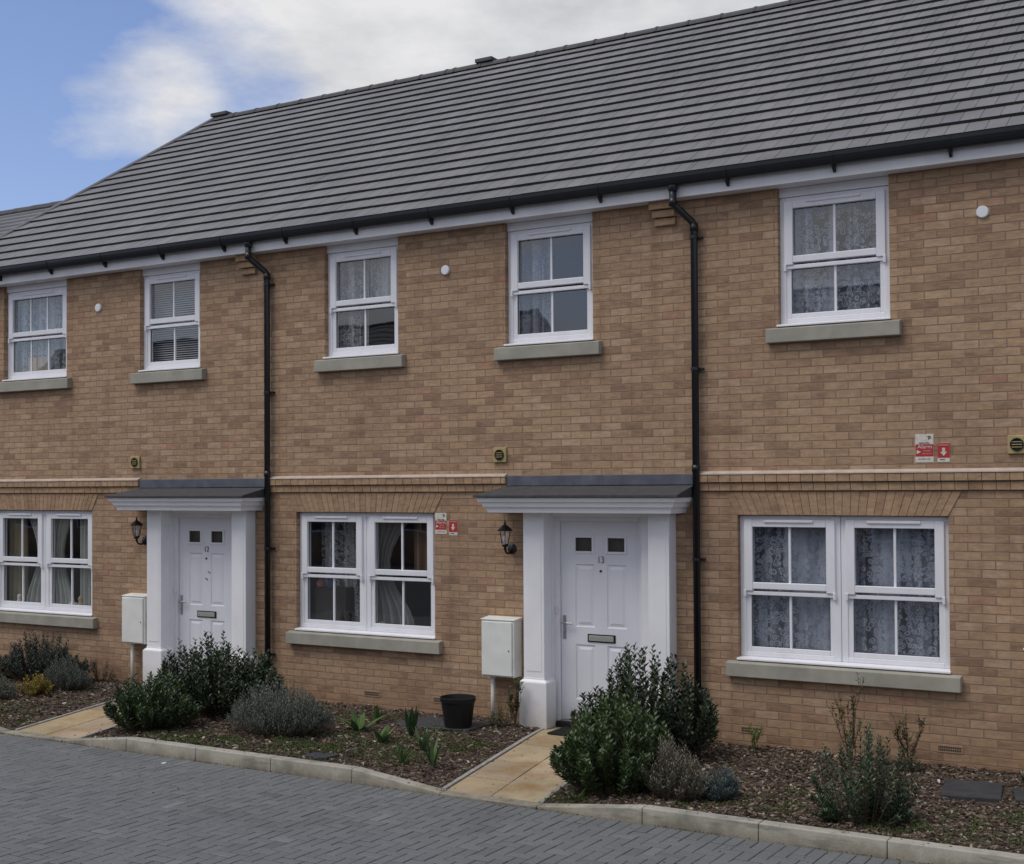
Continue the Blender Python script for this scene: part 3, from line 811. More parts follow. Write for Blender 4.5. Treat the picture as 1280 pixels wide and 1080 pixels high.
def meter_box(x, zb, h, w, label):
    M = empty('meter_box', label, 'meter box', 'white meter boxes on the front wall', (x, 0, 0))
    b = MB(); b.box(0, w, -.155, 0, zb, zb + h)
    b.hexa([(-.008, -.165, zb + h), (w + .008, -.165, zb + h), (w + .008, 0, zb + h), (-.008, 0, zb + h), (-.008, -.165, zb + h + .012), (w + .008, -.165, zb + h + .012), (w + .008, 0, zb + h + .03), (-.008, 0, zb + h + .03)])
    b.build('casing', METER, M, bevel=.006)
    boxpart('door', METER, M, (.008, w - .02, -.172, -.157, zb + .012, zb + h - .012), bevel=.008)
    s = MB(); s.lathe([(0, .004), (.007, .004), (.008, 0)], (w - .055, -.172, zb + h * .47), 10, 'y'); s.build('lock', BLACK, M)
    s = MB(); s.tube([(.075, -.06, zb + .01), (.075, -.06, -.03)], .021, 12); s.lathe([(.021, 0), (.027, 0), (.027, .03), (.021, .03)], (.075, -.06, zb - .03), 12)
    s.build('pipe', METER, M, smooth=True)
meter_box(-7.185, .475, .575, .39, 'white meter box with a pipe below it, left of the number 13 porch')
meter_box(-12.435, .515, .575, .39, 'white meter box with a pipe below it, left of the number 12 porch')
meter_box(-1.915, .475, .575, .39, 'white meter box edge at the right end of the wall, cut by the picture edge')

def sign_set(xa, zt, w1, h1, lab1, lab2):
    y = -.004
    S = empty('alarm_sign', lab1, 'sign', None, (0, 0, 0))
    boxpart('plate', SIGNW, S, (xa, xa + w1, y, 0, zt - h1, zt), bevel=.001)
    boxpart('red_band', RED, S, (xa + .002, xa + w1 - .002, y - .0015, y, zt - h1 * .79, zt - h1 * .36), bevel=0)
    text_mesh('lettering', 'Alarm', .048, (xa + w1 / 2 + .004, y - .003, zt - h1 * .45), SIGNW, S, .0006, sx=1.05)
    text_mesh('small_print', 'SYSTEM', .018, (xa + w1 * .64, y - .003, zt - h1 * .60), SIGNP, S, .0006)
    text_mesh('small_print', 'ON DUTY', .018, (xa + w1 * .64, y - .003, zt - h1 * .70), SIGNP, S, .0006)
    t = MB(); yy = y - .0025
    t.face([(xa + .012, yy, zt - h1 * .70), (xa + .05, yy, zt - h1 * .63), (xa + .012, yy, zt - h1 * .56)])
    t.build('arrow', SIGNW, S, fix=False)
    t = MB(); bx, bz = xa + w1 * .74, zt - h1 * .13
    t.face([(bx - .022, y - .001, bz + .014), (bx + .004, y - .001, bz + .004), (bx + .022, y - .001, bz - .016), (bx + .018, y - .001, bz + .004), (bx + .006, y - .001, bz + .016)])
    t.face([(bx - .006, y - .001, bz + .002), (bx + .006, y - .001, bz - .002), (bx + .004, y - .001, bz - .02), (bx - .002, y - .001, bz - .018)])
    t.build('logo', BLACK, S, fix=False)
    text_mesh('small_print', 'security', .026, (xa + w1 / 2, y - .002, zt - h1 * .31), BLACK, S, .0005, sx=1.1)
    text_mesh('small_print', '24 HOUR LINE', .016, (xa + w1 / 2, y - .002, zt - h1 * .88), RED, S, .0005)
    x2 = xa + w1 + .032; w2 = .105; z2 = zt - h1 * .32; h2 = .165
    T = empty('warning_sign', lab2, 'sign', None, (0, 0, 0))
    boxpart('plate', SIGNW, T, (x2, x2 + w2, y, 0, z2 - h2, z2), bevel=.001)
    boxpart('red_band', RED, T, (x2 + .001, x2 + w2 - .001, y - .0015, y, z2 - h2 * .78, z2 - .002), bevel=0)
    text_mesh('small_print', 'WARNING', .019, (x2 + w2 / 2, y - .003, z2 - h2 * .12), SIGNP, T, .0005)
    t = MB(); c = x2 + w2 / 2; q = z2 - h2 * .26
    t.face([(c - .012, yy, q), (c + .012, yy, q), (c + .012, yy, q - .035), (c + .028, yy, q - .035), (c, yy, q - .07), (c - .028, yy, q - .035), (c - .012, yy, q - .035)])
    t.build('arrow', SIGNW, T, fix=False)
    t = MB(); t.box(x2 + .02, x2 + w2 - .04, y - .001, y, z2 - h2 * .9, z2 - h2 * .86); t.build('small_print', BLACK, T)
sign_set(-2.812, 2.851, .155, .245, 'red and white alarm sign above the string course on the right-hand house', 'small red warning sign right of the alarm sign on the right-hand house')
sign_set(-7.858, 2.14, .145, .225, 'red and white alarm sign at the top right corner of the number 13 window', 'small red warning sign next to the alarm sign by the number 13 window')

# ------------------------------------------------------------------ curtains and things behind glass
def curtain(name, label, x0, x1, z0, z1, y, m, amp=.022, waves=9, gather=None, group=None, seed=1):
    b = MB(); n = 70; k = 10; rn = random.Random(seed); ph = rn.random() * 6
    V = []
    for j in range(k + 1):
        t = j / k; z = z0 + (z1 - z0) * t
        for i in range(n + 1):
            s = i / n
            xa, xb = x0, x1
            if gather:                                     # (side, amount): tied-back drape
                a = gather[1] * (math.sin(math.pi * min(1, (1 - t) * 1.15)) ** 1.2)
                if gather[0] == 'L': xb = x1 - a * (x1 - x0)
                else: xa = x0 + a * (x1 - x0)
            x = xa + (xb - xa) * s
            yy = y + amp * math.sin(s * waves * 6.28 + ph + .6 * math.sin(s * 7 + t)) * (1 - .35 * t) + .01 * math.sin(s * 23)
            V.append((x, yy, z))
    F = [(j * (n + 1) + i, j * (n + 1) + i + 1, (j + 1) * (n + 1) + i + 1, (j + 1) * (n + 1) + i) for j in range(k) for i in range(n)]
    b.faces(V, F)
    o = b.build(name, m, None, smooth=True, fix=False)
    tag(o, label, 'curtain', group)
    return o
curtain('net_curtain', 'patterned lace net filling the large ground-floor window of the right-hand house', -4.44, -2.56, .80, 2.13, 0.173, LACE, .022, 11, seed=3)
curtain('net_curtain', 'patterned lace net filling the upper window of the right-hand house', -4.01, -3.04, 3.88, 5.13, 0.168, LACE, .018, 7, seed=4)
curtain('net_curtain', 'lace net hanging in the left half of the upper window above the number 13 porch', -6.96, -6.50, 3.88, 5.13, 0.168, LACE_F, .016, 4, seed=5)
curtain('net_curtain', 'plain grey net in the upper left window of number 13', -9.35, -8.85, 3.88, 5.13, 0.168, NET, .014, 9, seed=6)
curtain('net_curtain', 'plain grey net in the right half of the upper left window of number 13', -8.85, -8.345, 4.45, 5.13, 0.178, NET, .014, 9, seed=16)
curtain('curtain', 'white drape tied back in the right sash of the number 13 ground-floor window', -8.80, -8.28, .82, 2.13, 0.188, DRAPE_D, .025, 5, ('L', .62), seed=7)
curtain('curtain', 'grey net in the left sash of the number 13 ground-floor window', -9.65, -8.95, .82, 2.13, .30, NET, .02, 6, seed=17)
o = curtain('curtain', 'brown blind behind the upper right pane of the number 13 ground-floor window', -8.28, -7.88, 1.46, 2.13, .2, BROWNC, .004, 2, seed=8)
curtain('curtain', 'white drape on the left of the right sash in the number 12 ground-floor window', -14.09, -13.70, .82, 2.13, 0.178, DRAPE, .03, 5, ('L', .5), seed=9)
curtain('curtain', 'white drape at the right edge of the number 12 ground-floor window', -13.56, -13.15, .82, 2.13, 0.178, DRAPE, .03, 5, seed=10)
curtain('curtain', 'white drape behind the left sash of the number 12 ground-floor window', -14.62, -14.12, .82, 2.13, 0.178, DRAPE, .03, 5, ('R', .45), seed=11)
curtain('curtain', 'beige drape at the far left of the number 12 ground-floor window', -15.05, -14.68, .82, 2.13, .24, DRAPE_B, .03, 4, seed=12)
curtain('net_curtain', 'grey pleated net filling the upper left window of number 12', -14.86, -13.64, 3.88, 5.13, 0.168, NET, .014, 14, seed=13)
# venetian blind in number 12's right upper window
bl = empty('venetian_blind', 'pale venetian blind in the upper window above the number 12 porch', 'blind')
b = MB()
for i in range(44):
    z = 3.92 + i * .0275
    b.hexa([(-12.28, .20, z - .006), (-11.28, .20, z - .006), (-11.28, .222, z + .007), (-12.28, .222, z + .007), (-12.28, .20, z - .0045), (-11.28, .20, z - .0045), (-11.28, .222, z + .0085), (-12.28, .222, z + .0085)])
b.build('slats', BLINDM, bl)
boxpart('head_rail', BLINDM, bl, (-12.28, -11.28, .195, .23, 5.11, 5.135))
# picture frame on sill (upper left window of 12)
pf = empty('picture_frame', 'tan board in a dark frame standing behind the upper left window of number 12', 'picture frame')
boxpart('frame', FRAMEB, pf, (-14.60, -14.20, .165, .178, 3.94, 4.21), bevel=.002)
boxpart('picture', CARD, pf, (-14.57, -14.41, .160, .166, 3.95, 4.185), (-14.38, -14.23, .160, .166, 3.95, 4.185), bevel=0)
# ornaments on inner sills
def ornament(x, z, s, m, label, kind=0):
    b = MB()
    if kind == 0: prof = [(0, 0), (.05, 0), (.07, .05), (.045, .10), (.03, .12), (.042, .16), (.025, .19), (0, .2)]
    elif kind == 1: prof = [(0, 0), (.07, 0), (.085, .02), (.075, .06), (.05, .09), (.0, .1)]
    else: prof = [(0, 0), (.035, 0), (.04, .12), (.02, .14), (.02, .18), (0, .18)]
    b.lathe([(r * s, h * s) for r, h in prof], (x, .17, z), 14)
    tag(b.build('ornament', m, None, smooth=True), label, 'ornament')
ORN = [simple('orn_white', (.5, .48, .44), .5), simple('orn_pink', (.3, .12, .11), .6), simple('orn_blue', (.06, .10, .22), .5), simple('orn_tan', (.32, .24, .15), .7)]
ornament(-9.56, 1.28, .8, ORN[1], 'small reddish ornament in the left sash of the number 13 window')
ornament(-9.42, 1.28, .9, ORN[2], 'small blue ornament beside the reddish one in the number 13 window', 2)
ornament(-8.70, .83, 1.0, ORN[3], 'rounded tan ornament low in the right sash of the number 13 window', 1)
ornament(-8.22, .83, .6, ORN[0], 'small pale dish low in the right sash of the number 13 window', 1)
ornament(-13.70, .83, 1.1, ORN[0], 'white rounded ornament on the inner sill of the number 12 window', 1)
ornament(-13.55, .83, 1.0, ORN[3], 'tan figure on the inner sill of the number 12 window', 0)
ornament(-14.3, .83, .9, ORN[3], 'low brown bowl on the inner sill behind the left sash of number 12', 1)
ornament(-14.75, .83, .9, ORN[0], 'pale figure on the inner sill at the far left of number 12', 0)
# dark cabinet behind number 13's lower-left pane
cb = boxpart('cabinet', FRAMEB, None, (-9.65, -9.20, .165, .5, .80, 1.28), bevel=.01); tag(cb, 'dark cabinet behind the lower left pane of the number 13 window', 'cabinet')

# ------------------------------------------------------------------ ground, kerb, beds, paths
ROADZ = -.12
g = MB(); g.face([(-300, -300, -.16), (300, -300, -.16), (300, 300, -.16), (-300, 300, -.16)])
struct(g.build('ground', GROUND, None))
PATHS = [(-11.45, -10.55), (-6.075, -5.19), (-.62, .27)]      # edges at y=-2.47
SK = -.155
def path_edge(x, y): return x + SK * (y + 2.5)
def path_z(y): return -.1 + .1 * min(1, max(0, (y + 2.47) / 2.2))
def kerb_top(x):
    for (a, c) in ((-11.55, -10.635), (-6.06, -5.145), (-.57, .345)):
        if a <= x <= c: return -.1
        if a - .915 < x < a: return -.1 + .1 * (a - x) / .915
        if c < x < c + .915: return -.1 + .1 * (x - c) / .915
    return 0.0
kb = MB(); x = -9.72 - .915 * 9
while x < 2.5:
    xa, xb = x + .002, x + .913
    za, zb = kerb_top(xa), kerb_top(xb)
    v = random.uniform(.37, .42); c = (v, v * .945, v * .79)
    y0, y1 = -2.6, -2.475; s = .012 if (za > -.09 or zb > -.09) else .004
    kb.hexa([(xa, y0, -.25), (xb, y0, -.25), (xb, y1, -.25), (xa, y1, -.25), (xa, y0 + s, za), (xb, y0 + s, zb), (xb, y1, zb), (xa, y1, za)], c)
    x += .915
struct(kb.build('kerb', KERB, None, bevel=.009, seg=3))

# block paving: header course along the kerb, then 90 degree herringbone
bp = MB(); rb = random.Random(5)
def block(x0, x1, y0, y1):
    v = rb.gauss(.166, .008); w = rb.random()
    if w < .03: v *= 1.2
    if w > .96: v *= .86
    c = (v * .965, v * .995, v * .995); gp = .0036; e = .007
    z = ROADZ + rb.uniform(-.0015, .0015); t1, t2 = rb.uniform(-.0012, .0012), rb.uniform(-.0012, .0012)
    o = [(x0 + gp, y0 + gp), (x1 - gp, y0 + gp), (x1 - gp, y1 - gp), (x0 + gp, y1 - gp)]
    i = [(x0 + gp + e, y0 + gp + e), (x1 - gp - e, y0 + gp + e), (x1 - gp - e, y1 - gp - e), (x0 + gp + e, y1 - gp - e)]
    zz = [z + t1, z + t2, z - t1, z - t2]
    V = [(*p, z - .016) for p in o] + [(p[0], p[1], q - .003) for p, q in zip(o, zz)] + [(p[0], p[1], q) for p, q in zip(i, zz)]
    F = [(8, 9, 10, 11)]
    for k in range(4): F += [(k, (k + 1) % 4, 4 + (k + 1) % 4, 4 + k), (4 + k, 4 + (k + 1) % 4, 8 + (k + 1) % 4, 8 + k)]
    bp.faces(V, F, c)
ux, uy = .1, .1
x = -17.0
while x < 3: block(x, x + ux, -2.805, -2.605); x += ux
yt = -2.81
for j in range(0, 66):
    for i in range(0, 200):
        x = -17 + i * ux; y = yt - (j + 1) * uy
        c = (i + j) % 4
        if c == 0: block(x, x + 2 * ux, y, y + uy)
        elif c == 2: 
            if j < 65: block(x, x + ux, y - uy, y + uy)
for i in range(0, 200):                                    # half blocks where the pattern meets the border
    if i % 4 == 3: block(-17 + i * ux, -17 + (i + 1) * ux, yt - uy, yt)
struct(bp.build('road', BLOCK, None, fix=False))
sd = MB(); sd.face([(-17, -9.4, ROADZ - .012), (3, -9.4, ROADZ - .012), (3, -2.6, ROADZ - .012), (-17, -2.6, ROADZ - .012)])
struct(sd.build('road_bedding', simple('jointing_sand', (.022, .022, .023), .95, .3, 20), None))

def bed_z(x, y):
    d = 9
    for (a, c) in PATHS:
        a2, c2 = path_edge(a, y), path_edge(c, y)
        d = min(d, max(a2 - x, x - c2))
    w = min(1, max(0, d / .95))
    n = noise.noise(Vector((x * 2.1, y * 2.1, 0))) * .018 + noise.noise(Vector((x * 9, y * 9, 3))) * .008
    base = -.012 + .02 * (y + 2.5) / 2.5
    edge = path_z(y) + .004
    kt = kerb_top(x)
    ky = min(1, max(0, (y + 2.475) / .5))
    base = base * ky + min(base, kt - .006) * (1 - ky)
    fade = min(1, d / .15) * min(1, (y + 2.48) / .12 + .15)
    return edge * (1 - w) + base * w + n * max(0, fade)
def path_of(i): return PATHS[i]
spans = [(None, 0, 'L'), (0, 1, ''), (1, 2, ''), (2, None, 'R')]
for (p, q, _) in spans:
    b = MB(); ny = 44; nx = 110 if p is None or q is not None else 30
    V = []
    for j in range(ny + 1):
        y = -2.476 + 2.476 * j / ny
        xa = -15.85 if p is None else path_edge(PATHS[p][1], y) + .045
        xb = 1.5 if q is None else path_edge(PATHS[q][0], y) - .045
        for i in range(nx + 1):
            x = xa + (xb - xa) * i / nx; V.append((x, y, bed_z(x, y)))
    b.faces(V, [(j * (nx + 1) + i, j * (nx + 1) + i + 1, (j + 1) * (nx + 1) + i + 1, (j + 1) * (nx + 1) + i) for j in range(ny) for i in range(nx)])
    struct(b.build('flower_bed_soil', SOIL, None, smooth=True, fix=False))

# paths: slabs and edging
for pi, (a, c) in enumerate(PATHS):
    b = MB(); w = (c - a) / 2; rp = random.Random(pi + 3)
    for col_ in (0, 1):
        y = -2.474 - (0 if col_ == 0 else .0); first = .45 if col_ == 0 else .62
        while y < .0:
            L = first if first else .6; first = None
            y2 = min(y + L, -.0)
            if y2 - y < .03: break
            g_ = .005; xa, xb = a + w * col_, a + w * (col_ + 1)
            v = rp.uniform(.36, .46); cc = (v, v * rp.uniform(.76, .84), v * rp.uniform(.44, .54))
            zz = rp.uniform(-.002, .002)
            q = [(path_edge(xa, y) + g_, y + g_), (path_edge(xb, y) - g_, y + g_), (path_edge(xb, y2) - g_, y2 - g_), (path_edge(xa, y2) + g_, y2 - g_)]
            b.hexa([(*p_, path_z(p_[1]) - .05) for p_ in q] + [(*p_, path_z(p_[1]) + zz) for p_ in q], cc); y = y2
    struct(b.build('path', SLAB, None, bevel=.004))
    e = MB()
    for (x0, s) in ((a, -1), (c, 1)):
        y = -2.47
        while y < -.02:
            y2 = min(y + .92, -.0)
            xo = [path_edge(x0, y) + s * .002, path_edge(x0, y2) + s * .002, path_edge(x0, y2) + s * .045, path_edge(x0, y) + s * .045]
            ys = [y + .002, y2 - .002, y2 - .002, y + .002]
            e.hexa([(xo[k], ys[k], path_z(ys[k]) - .08) for k in range(4)] + [(xo[k], ys[k], path_z(ys[k]) + .012) for k in range(4)]); y = y2
    struct(e.build('path_edging', EDGE, None, bevel=.004))
pg = MB(); 
for (a, c) in PATHS:
    pg.face([(path_edge(a, -2.47), -2.47, -.13), (path_edge(c, -2.47), -2.47, -.13), (path_edge(c, 0), 0, -.03), (path_edge(a, 0), 0, -.03)])
struct(pg.build('path_base', simple('path_joint', (.05, .04, .03), .95), None))
for (x, lab) in ((-5.95, 'dark doormat at the top of the middle path, below the door marked 13'), (-11.27, 'worn dark doormat behind the broad green shrub, below the left-hand porch')):
    b = MB(); b.box(x - .33, x + .33, -.40, -.03, .001, .016)
    for k in range(12): b.box(x - .31, x + .31, -.385 + k * .029, -.385 + k * .029 + .012, .016, .020)
    tag(b.build('doormat', MAT_DOOR, None, bevel=.003), lab, 'doormat')

# bark mulch
cm = MB(); rc = random.Random(11)
def chip(x, y, z, s, col):
    a = rc.uniform(0, 6.28); L = s * rc.uniform(.7, 1.6); W = s * rc.uniform(.3, .7)
    ux_, uy_ = math.cos(a), math.sin(a); t1, t2 = rc.uniform(-.5, .5), rc.uniform(-.6, .6)
    p = []
    for (i, j) in ((-1, -1), (1, -.8), (1, 1), (-.8, 1)):
        dx, dy = (i * L * ux_ - j * W * uy_) / 2, (i * L * uy_ + j * W * ux_) / 2
        p.append((x + dx, y + dy, z + (i * L * t1 + j * W * t2) * .4))
    h = s * .22
    top = [(q[0], q[1], q[2] + h) for q in p]
    cm.faces(p + top, [(4, 5, 6, 7), (0, 1, 5, 4), (1, 2, 6, 5), (2, 3, 7, 6), (3, 0, 4, 7)], col)
cnt = 0
while cnt < 42000:
    x = rc.uniform(-15.5, .9); y = rc.uniform(-2.46, -.01)
    if any(path_edge(a, y) - .05 < x < path_edge(c, y) + .05 for a, c in PATHS): continue
    if not (x > -4.9) and rc.random() < .35: continue
    if -8.0 < x < -7.0 and -.8 < y < -.2 and rc.random() < .62: continue
    if -2.45 < x < -1.93 and -1.2 < y < -.58: continue
    cnt += 1
    w = rc.random()
    if w < .36: v = rc.uniform(.02, .07); col = (v * 1.3, v * .85, v * .65)
    elif w < .84: v = rc.uniform(.07, .18); col = (v * 1.2, v * .92, v * .66)
    elif w < .988: v = rc.uniform(.18, .34); col = (v * 1.15, v * .95, v * .72)
    else: v = rc.uniform(.3, .5); col = (v, v * .96, v * .88)
    chip(x, y, bed_z(x, y) + rc.uniform(0, .012), rc.choice((.009, .012, .016, .02, .024, .034)), col)
for k in range(420):                                       # strays on the slabs, kerb and road edge
    t = rc.random()
    if t < .35:
        a, c = PATHS[rc.choice((0, 1, 1, 2))]; y = rc.uniform(-2.45, -.45); e = rc.random() ** 2 * .4; x = path_edge(a, y) + e if rc.random() < .5 else path_edge(c, y) - e; z = path_z(y) + .003
    elif t < .6: x = rc.uniform(-14, 1); y = rc.uniform(-2.58, -2.48); z = kerb_top(x) + .001
    else: x = rc.uniform(-14, 1); y = -2.62 - rc.random() ** 3 * 1.2; z = ROADZ + .001
    v = rc.uniform(.05, .2); chip(x, y, z, rc.choice((.008, .011, .015)), (v * 1.2, v * .9, v * .6))
tag(cm.build('bark_mulch', CHIP, None, fix=False), 'brown bark chips and dry leaves spread over the flower beds', 'mulch', None, 'stuff')

# ------------------------------------------------------------------ planting
def leaf(b, p, d, n, L, W, col, fold=.25):
    d = d.normalized(); s = d.cross(n)
    if s.length < 1e-4: s = Vector((1, 0, 0))
    s.normalize(); u = s.cross(d).normalized()
    tip = p + d * L; m1 = p + d * L * .45
    a = m1 + s * W * .5 + u * W * fold; c = m1 - s * W * .5 + u * W * fold
    b.face([p, a, tip], col); b.face([p, tip, c], col)
def leafq(b, p, d, n, L, W, col):
    d = d.normalized(); s = d.cross(n)
    if s.length < 1e-4: s = Vector((1, 0, 0))
    s.normalize()
    b.face([p - s * W * .3, p + d * L * .5 + s * W * -.5, p + d * L, p + d * L * .5 + s * W * .5], col)

def lerp3(a, b, t): return tuple(a[i] + (b[i] - a[i]) * t for i in range(3))
def shrub(name, label, x, y, w, dpt, h, nshoot, nleaf, L, W, dark, lite, cat='shrub', spiky=.25, stem=STEM, seed=0, group=None, leafmat=None, upright=.75, bare=.15, skew=0, tips=None, droop=0, core=True):
    rn = random.Random(seed); z0 = bed_z(x, y) - .01
    root = empty(name, label, cat, group, (x, y, z0))
    fo = MB(); st = MB()
    for k in range(nshoot):
        a = rn.uniform(0, 6.283); rr = math.sqrt(rn.random())
        px, py = math.cos(a) * rr * w / 2, math.sin(a) * rr * dpt / 2
        # dome height with irregular outline
        q = 1 - rr ** 2.2 * .62
        irr = .72 + .42 * noise.noise(Vector((px * 3.1 + seed, py * 3.1, seed * 1.7))) + rn.uniform(-spiky, spiky) * .6
        hh = h * q * max(.25, min(1.15, irr + .16)) + skew * px
        tip = Vector((px, py, max(.05, hh)))
        base = Vector((px * .5, py * .5, 0)); mid = base.lerp(tip, .5) + Vector((px * .25, py * .25, h * .05 * upright))
        pts = []
        for j in range(8):
            t = j / 7; p = base * (1 - t) ** 2 + mid * 2 * t * (1 - t) + tip * t * t
            p = p + Vector((rn.uniform(-1, 1), rn.uniform(-1, 1), 0)) * .006
            pts.append(p)
        st.tube([pts[0], pts[2], pts[4], pts[7]], [.006 * h + .0015, .0045 * h + .001, .003 * h + .001, .0012], 4, caps=False)
        tone = rn.gauss(.45, .22) + noise.noise(Vector((px * 2.5, py * 2.5, seed))) * .5
        for i in range(nleaf):
            t = bare + (1 - bare) * (i + rn.random()) / nleaf
            f = t * 7; j = min(6, int(f)); p = pts[j].lerp(pts[j + 1], f - j)
            ax = (pts[j + 1] - pts[j]).normalized()
            an = i * 2.4 + rn.uniform(-.4, .4); side = Vector((math.cos(an), math.sin(an), 0))
            dr = (side * (1.0 - .35 * t) + ax * (.35 + .45 * t) + Vector((0, 0, -droop))).normalized()
            hgt = p.z / h
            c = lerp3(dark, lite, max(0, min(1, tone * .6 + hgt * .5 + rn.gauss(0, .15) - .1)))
            if tips and t > .9: c = tips
            s_ = rn.uniform(.7, 1.2) * (1 - .35 * max(0, t - .85) / .15)
            leaf(fo, p + side * .004, dr, Vector((rn.uniform(-.4, .4), rn.uniform(-.4, .4), 1)), L * s_, W * s_, c)
    st.build('stems', stem, root, fix=False)
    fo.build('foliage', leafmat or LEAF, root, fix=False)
    return root

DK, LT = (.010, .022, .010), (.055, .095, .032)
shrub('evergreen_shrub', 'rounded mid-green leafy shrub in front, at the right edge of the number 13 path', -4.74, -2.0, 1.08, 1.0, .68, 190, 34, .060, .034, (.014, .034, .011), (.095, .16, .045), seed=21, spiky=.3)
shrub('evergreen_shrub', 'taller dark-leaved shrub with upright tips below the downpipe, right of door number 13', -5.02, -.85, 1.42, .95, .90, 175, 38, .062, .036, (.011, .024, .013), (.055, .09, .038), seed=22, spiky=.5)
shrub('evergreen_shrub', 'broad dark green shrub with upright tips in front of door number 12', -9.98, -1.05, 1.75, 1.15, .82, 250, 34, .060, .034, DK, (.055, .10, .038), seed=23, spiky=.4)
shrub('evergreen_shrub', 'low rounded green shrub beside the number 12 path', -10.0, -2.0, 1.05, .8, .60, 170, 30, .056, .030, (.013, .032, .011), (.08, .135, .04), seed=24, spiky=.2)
def lavender(label, x, y, w, d, h, n, seed, c0=(.07, .095, .08), c1=(.25, .30, .26), tips=None, stem=STEM, name='lavender_bush', L=.034, W=.008):
    return shrub(name, label, x, y, w, d, h, n, 24, L, W, c0, c1, 'lavender', spiky=.35, seed=seed, leafmat=LEAFM, bare=.22, upright=.3, tips=tips, stem=stem)
lavender('wide silver-green lavender mound in the bed left of the number 13 window sill end', -8.62, -1.62, 1.2, .85, .54, 460, 31)
lavender('wispy grey lavender bush with straw-coloured tips beside the green shrub of number 13', -4.17, -2.1, .60, .5, .46, 230, 32, (.07, .075, .055), (.27, .27, .21), (.33, .30, .23))
lavender('small blue-grey lavender mound to the right of the wispy one', -3.85, -2.0, .33, .3, .26, 160, 33, (.05, .07, .07), (.20, .26, .26))
lavender('silver-green lavender bush in the bed under the number 12 window', -12.75, -.78, .78, .5, .36, 230, 34, (.06, .075, .065), (.20, .23, .20))
shrub('evergreen_shrub', 'dark feathery shrub against the wall under the number 12 window', -13.55, -.42, 1.7, .7, .56, 210, 40, .046, .018, (.012, .020, .017), (.06, .085, .068), seed=35, spiky=.4)
shrub('golden_shrub', 'small yellow-leaved shrub in the bed of number 12', -12.72, -1.22, .42, .4, .27, 60, 22, .034, .018, (.12, .10, .015), (.42, .30, .045), seed=36)
shrub('green_shrub', 'low grey-green plant at the left edge of the picture', -12.95, -1.62, .6, .45, .30, 90, 22, .03, .009, (.025, .05, .03), (.10, .17, .12), seed=37)
shrub('twiggy_shrub', 'small brownish twiggy plant by the wall left of the number 12 meter box', -12.78, -.16, .42, .25, .30, 22, 14, .03, .012, (.03, .02, .012), (.10, .085, .04), seed=38, spiky=.6, bare=.3)
shrub('evergreen_shrub', 'loose dark conifer-like shrub near the kerb in the bed of the right-hand house', -2.70, -2.12, .82, .60, .64, 85, 42, .044, .019, (.014, .030, .016), (.07, .125, .055), seed=39, spiky=1.1, bare=.08)

def twig_plant(name, label, x, y, h, w, nst, nlf, L, W, c0, c1, seed, stem=STEM, cat='plant', start=.35):
    rn = random.Random(seed); root = empty(name, label, cat, None, (x, y, bed_z(x, y) - .01)); st = MB(); fo = MB()
    for k in range(nst):
        a = rn.uniform(0, 6.28); hh = h * rn.uniform(.6, 1.0); sp = w / 2 * rn.uniform(.3, 1)
        pts = []
        for j in range(7):
            t = j / 6
            pts.append(Vector((math.cos(a) * sp * t ** 1.3, math.sin(a) * sp * t ** 1.3 * .6, hh * t)) + Vector((rn.uniform(-1, 1), rn.uniform(-1, 1), 0)) * .012 * (t > 0))
        st.tube(pts, [.0045 - .0005 * j for j in range(7)], 5, caps=False)
        tw = [(pts, start)]
        for q in range(3):
            j = rn.randint(2, 5); b0 = pts[j]; dirv = Vector((rn.uniform(-1, 1), rn.uniform(-1, 1), 1.6)).normalized()
            pp = [b0 + dirv * hh * .22 * s + Vector((0, 0, .012 * s * s)) for s in (0, .5, 1)]
            st.tube(pp, [.0025, .002, .0012], 4, caps=False); tw.append((pp, .2))
        for (pp, s0) in tw:
            for i in range(nlf):
                t = s0 + (1 - s0) * rn.random(); f = t * (len(pp) - 1); j = min(len(pp) - 2, int(f)); p = pp[j].lerp(pp[j + 1], f - j)
                an = rn.uniform(0, 6.28); dr = Vector((math.cos(an), math.sin(an), .5))
                s_ = rn.uniform(.6, 1.2); leaf(fo, p, dr, Vector((0, 0, 1)), L * s_, W * s_, lerp3(c0, c1, rn.random()))
    st.build('stems', stem, root, fix=False); fo.build('foliage', LEAF, root, fix=False)
    return root
twig_plant('twiggy_shrub', 'tall bare twiggy plant by the wall below the sill of the right-hand house', -3.24, -.55, .80, .50, 9, 12, .034, .017, (.05, .045, .02), (.17, .16, .06), 51)
twig_plant('twiggy_shrub', 'thin reddish-stemmed plant by the wall, right of the tall twiggy one', -2.81, -.38, .56, .30, 8, 14, .032, .016, (.03, .045, .018), (.13, .14, .055), 52)
shrub('green_shrub', 'low leafy tuft at the foot of the thin reddish-stemmed plant', -2.80, -.42, .26, .2, .22, 22, 16, .028, .011, (.015, .03, .014), (.06, .09, .035), seed=53)
twig_plant('leggy_plant', 'leggy bright green plant in front of the air brick of the right-hand house', -4.23, -.24, .30, .26, 5, 8, .035, .013, (.08, .13, .03), (.22, .30, .07), 54, STEMG)
twig_plant('twiggy_shrub', 'slender leafy shrub against the left plinth of the number 13 porch', -6.70, -.30, .50, .28, 9, 14, .032, .017, (.03, .05, .015), (.11, .14, .04), 55)
shrub('green_shrub', 'low straggly plant at the foot of the number 13 meter box', -6.86, -.32, .30, .25, .20, 24, 12, .03, .012, (.02, .04, .012), (.09, .13, .04), seed=56)

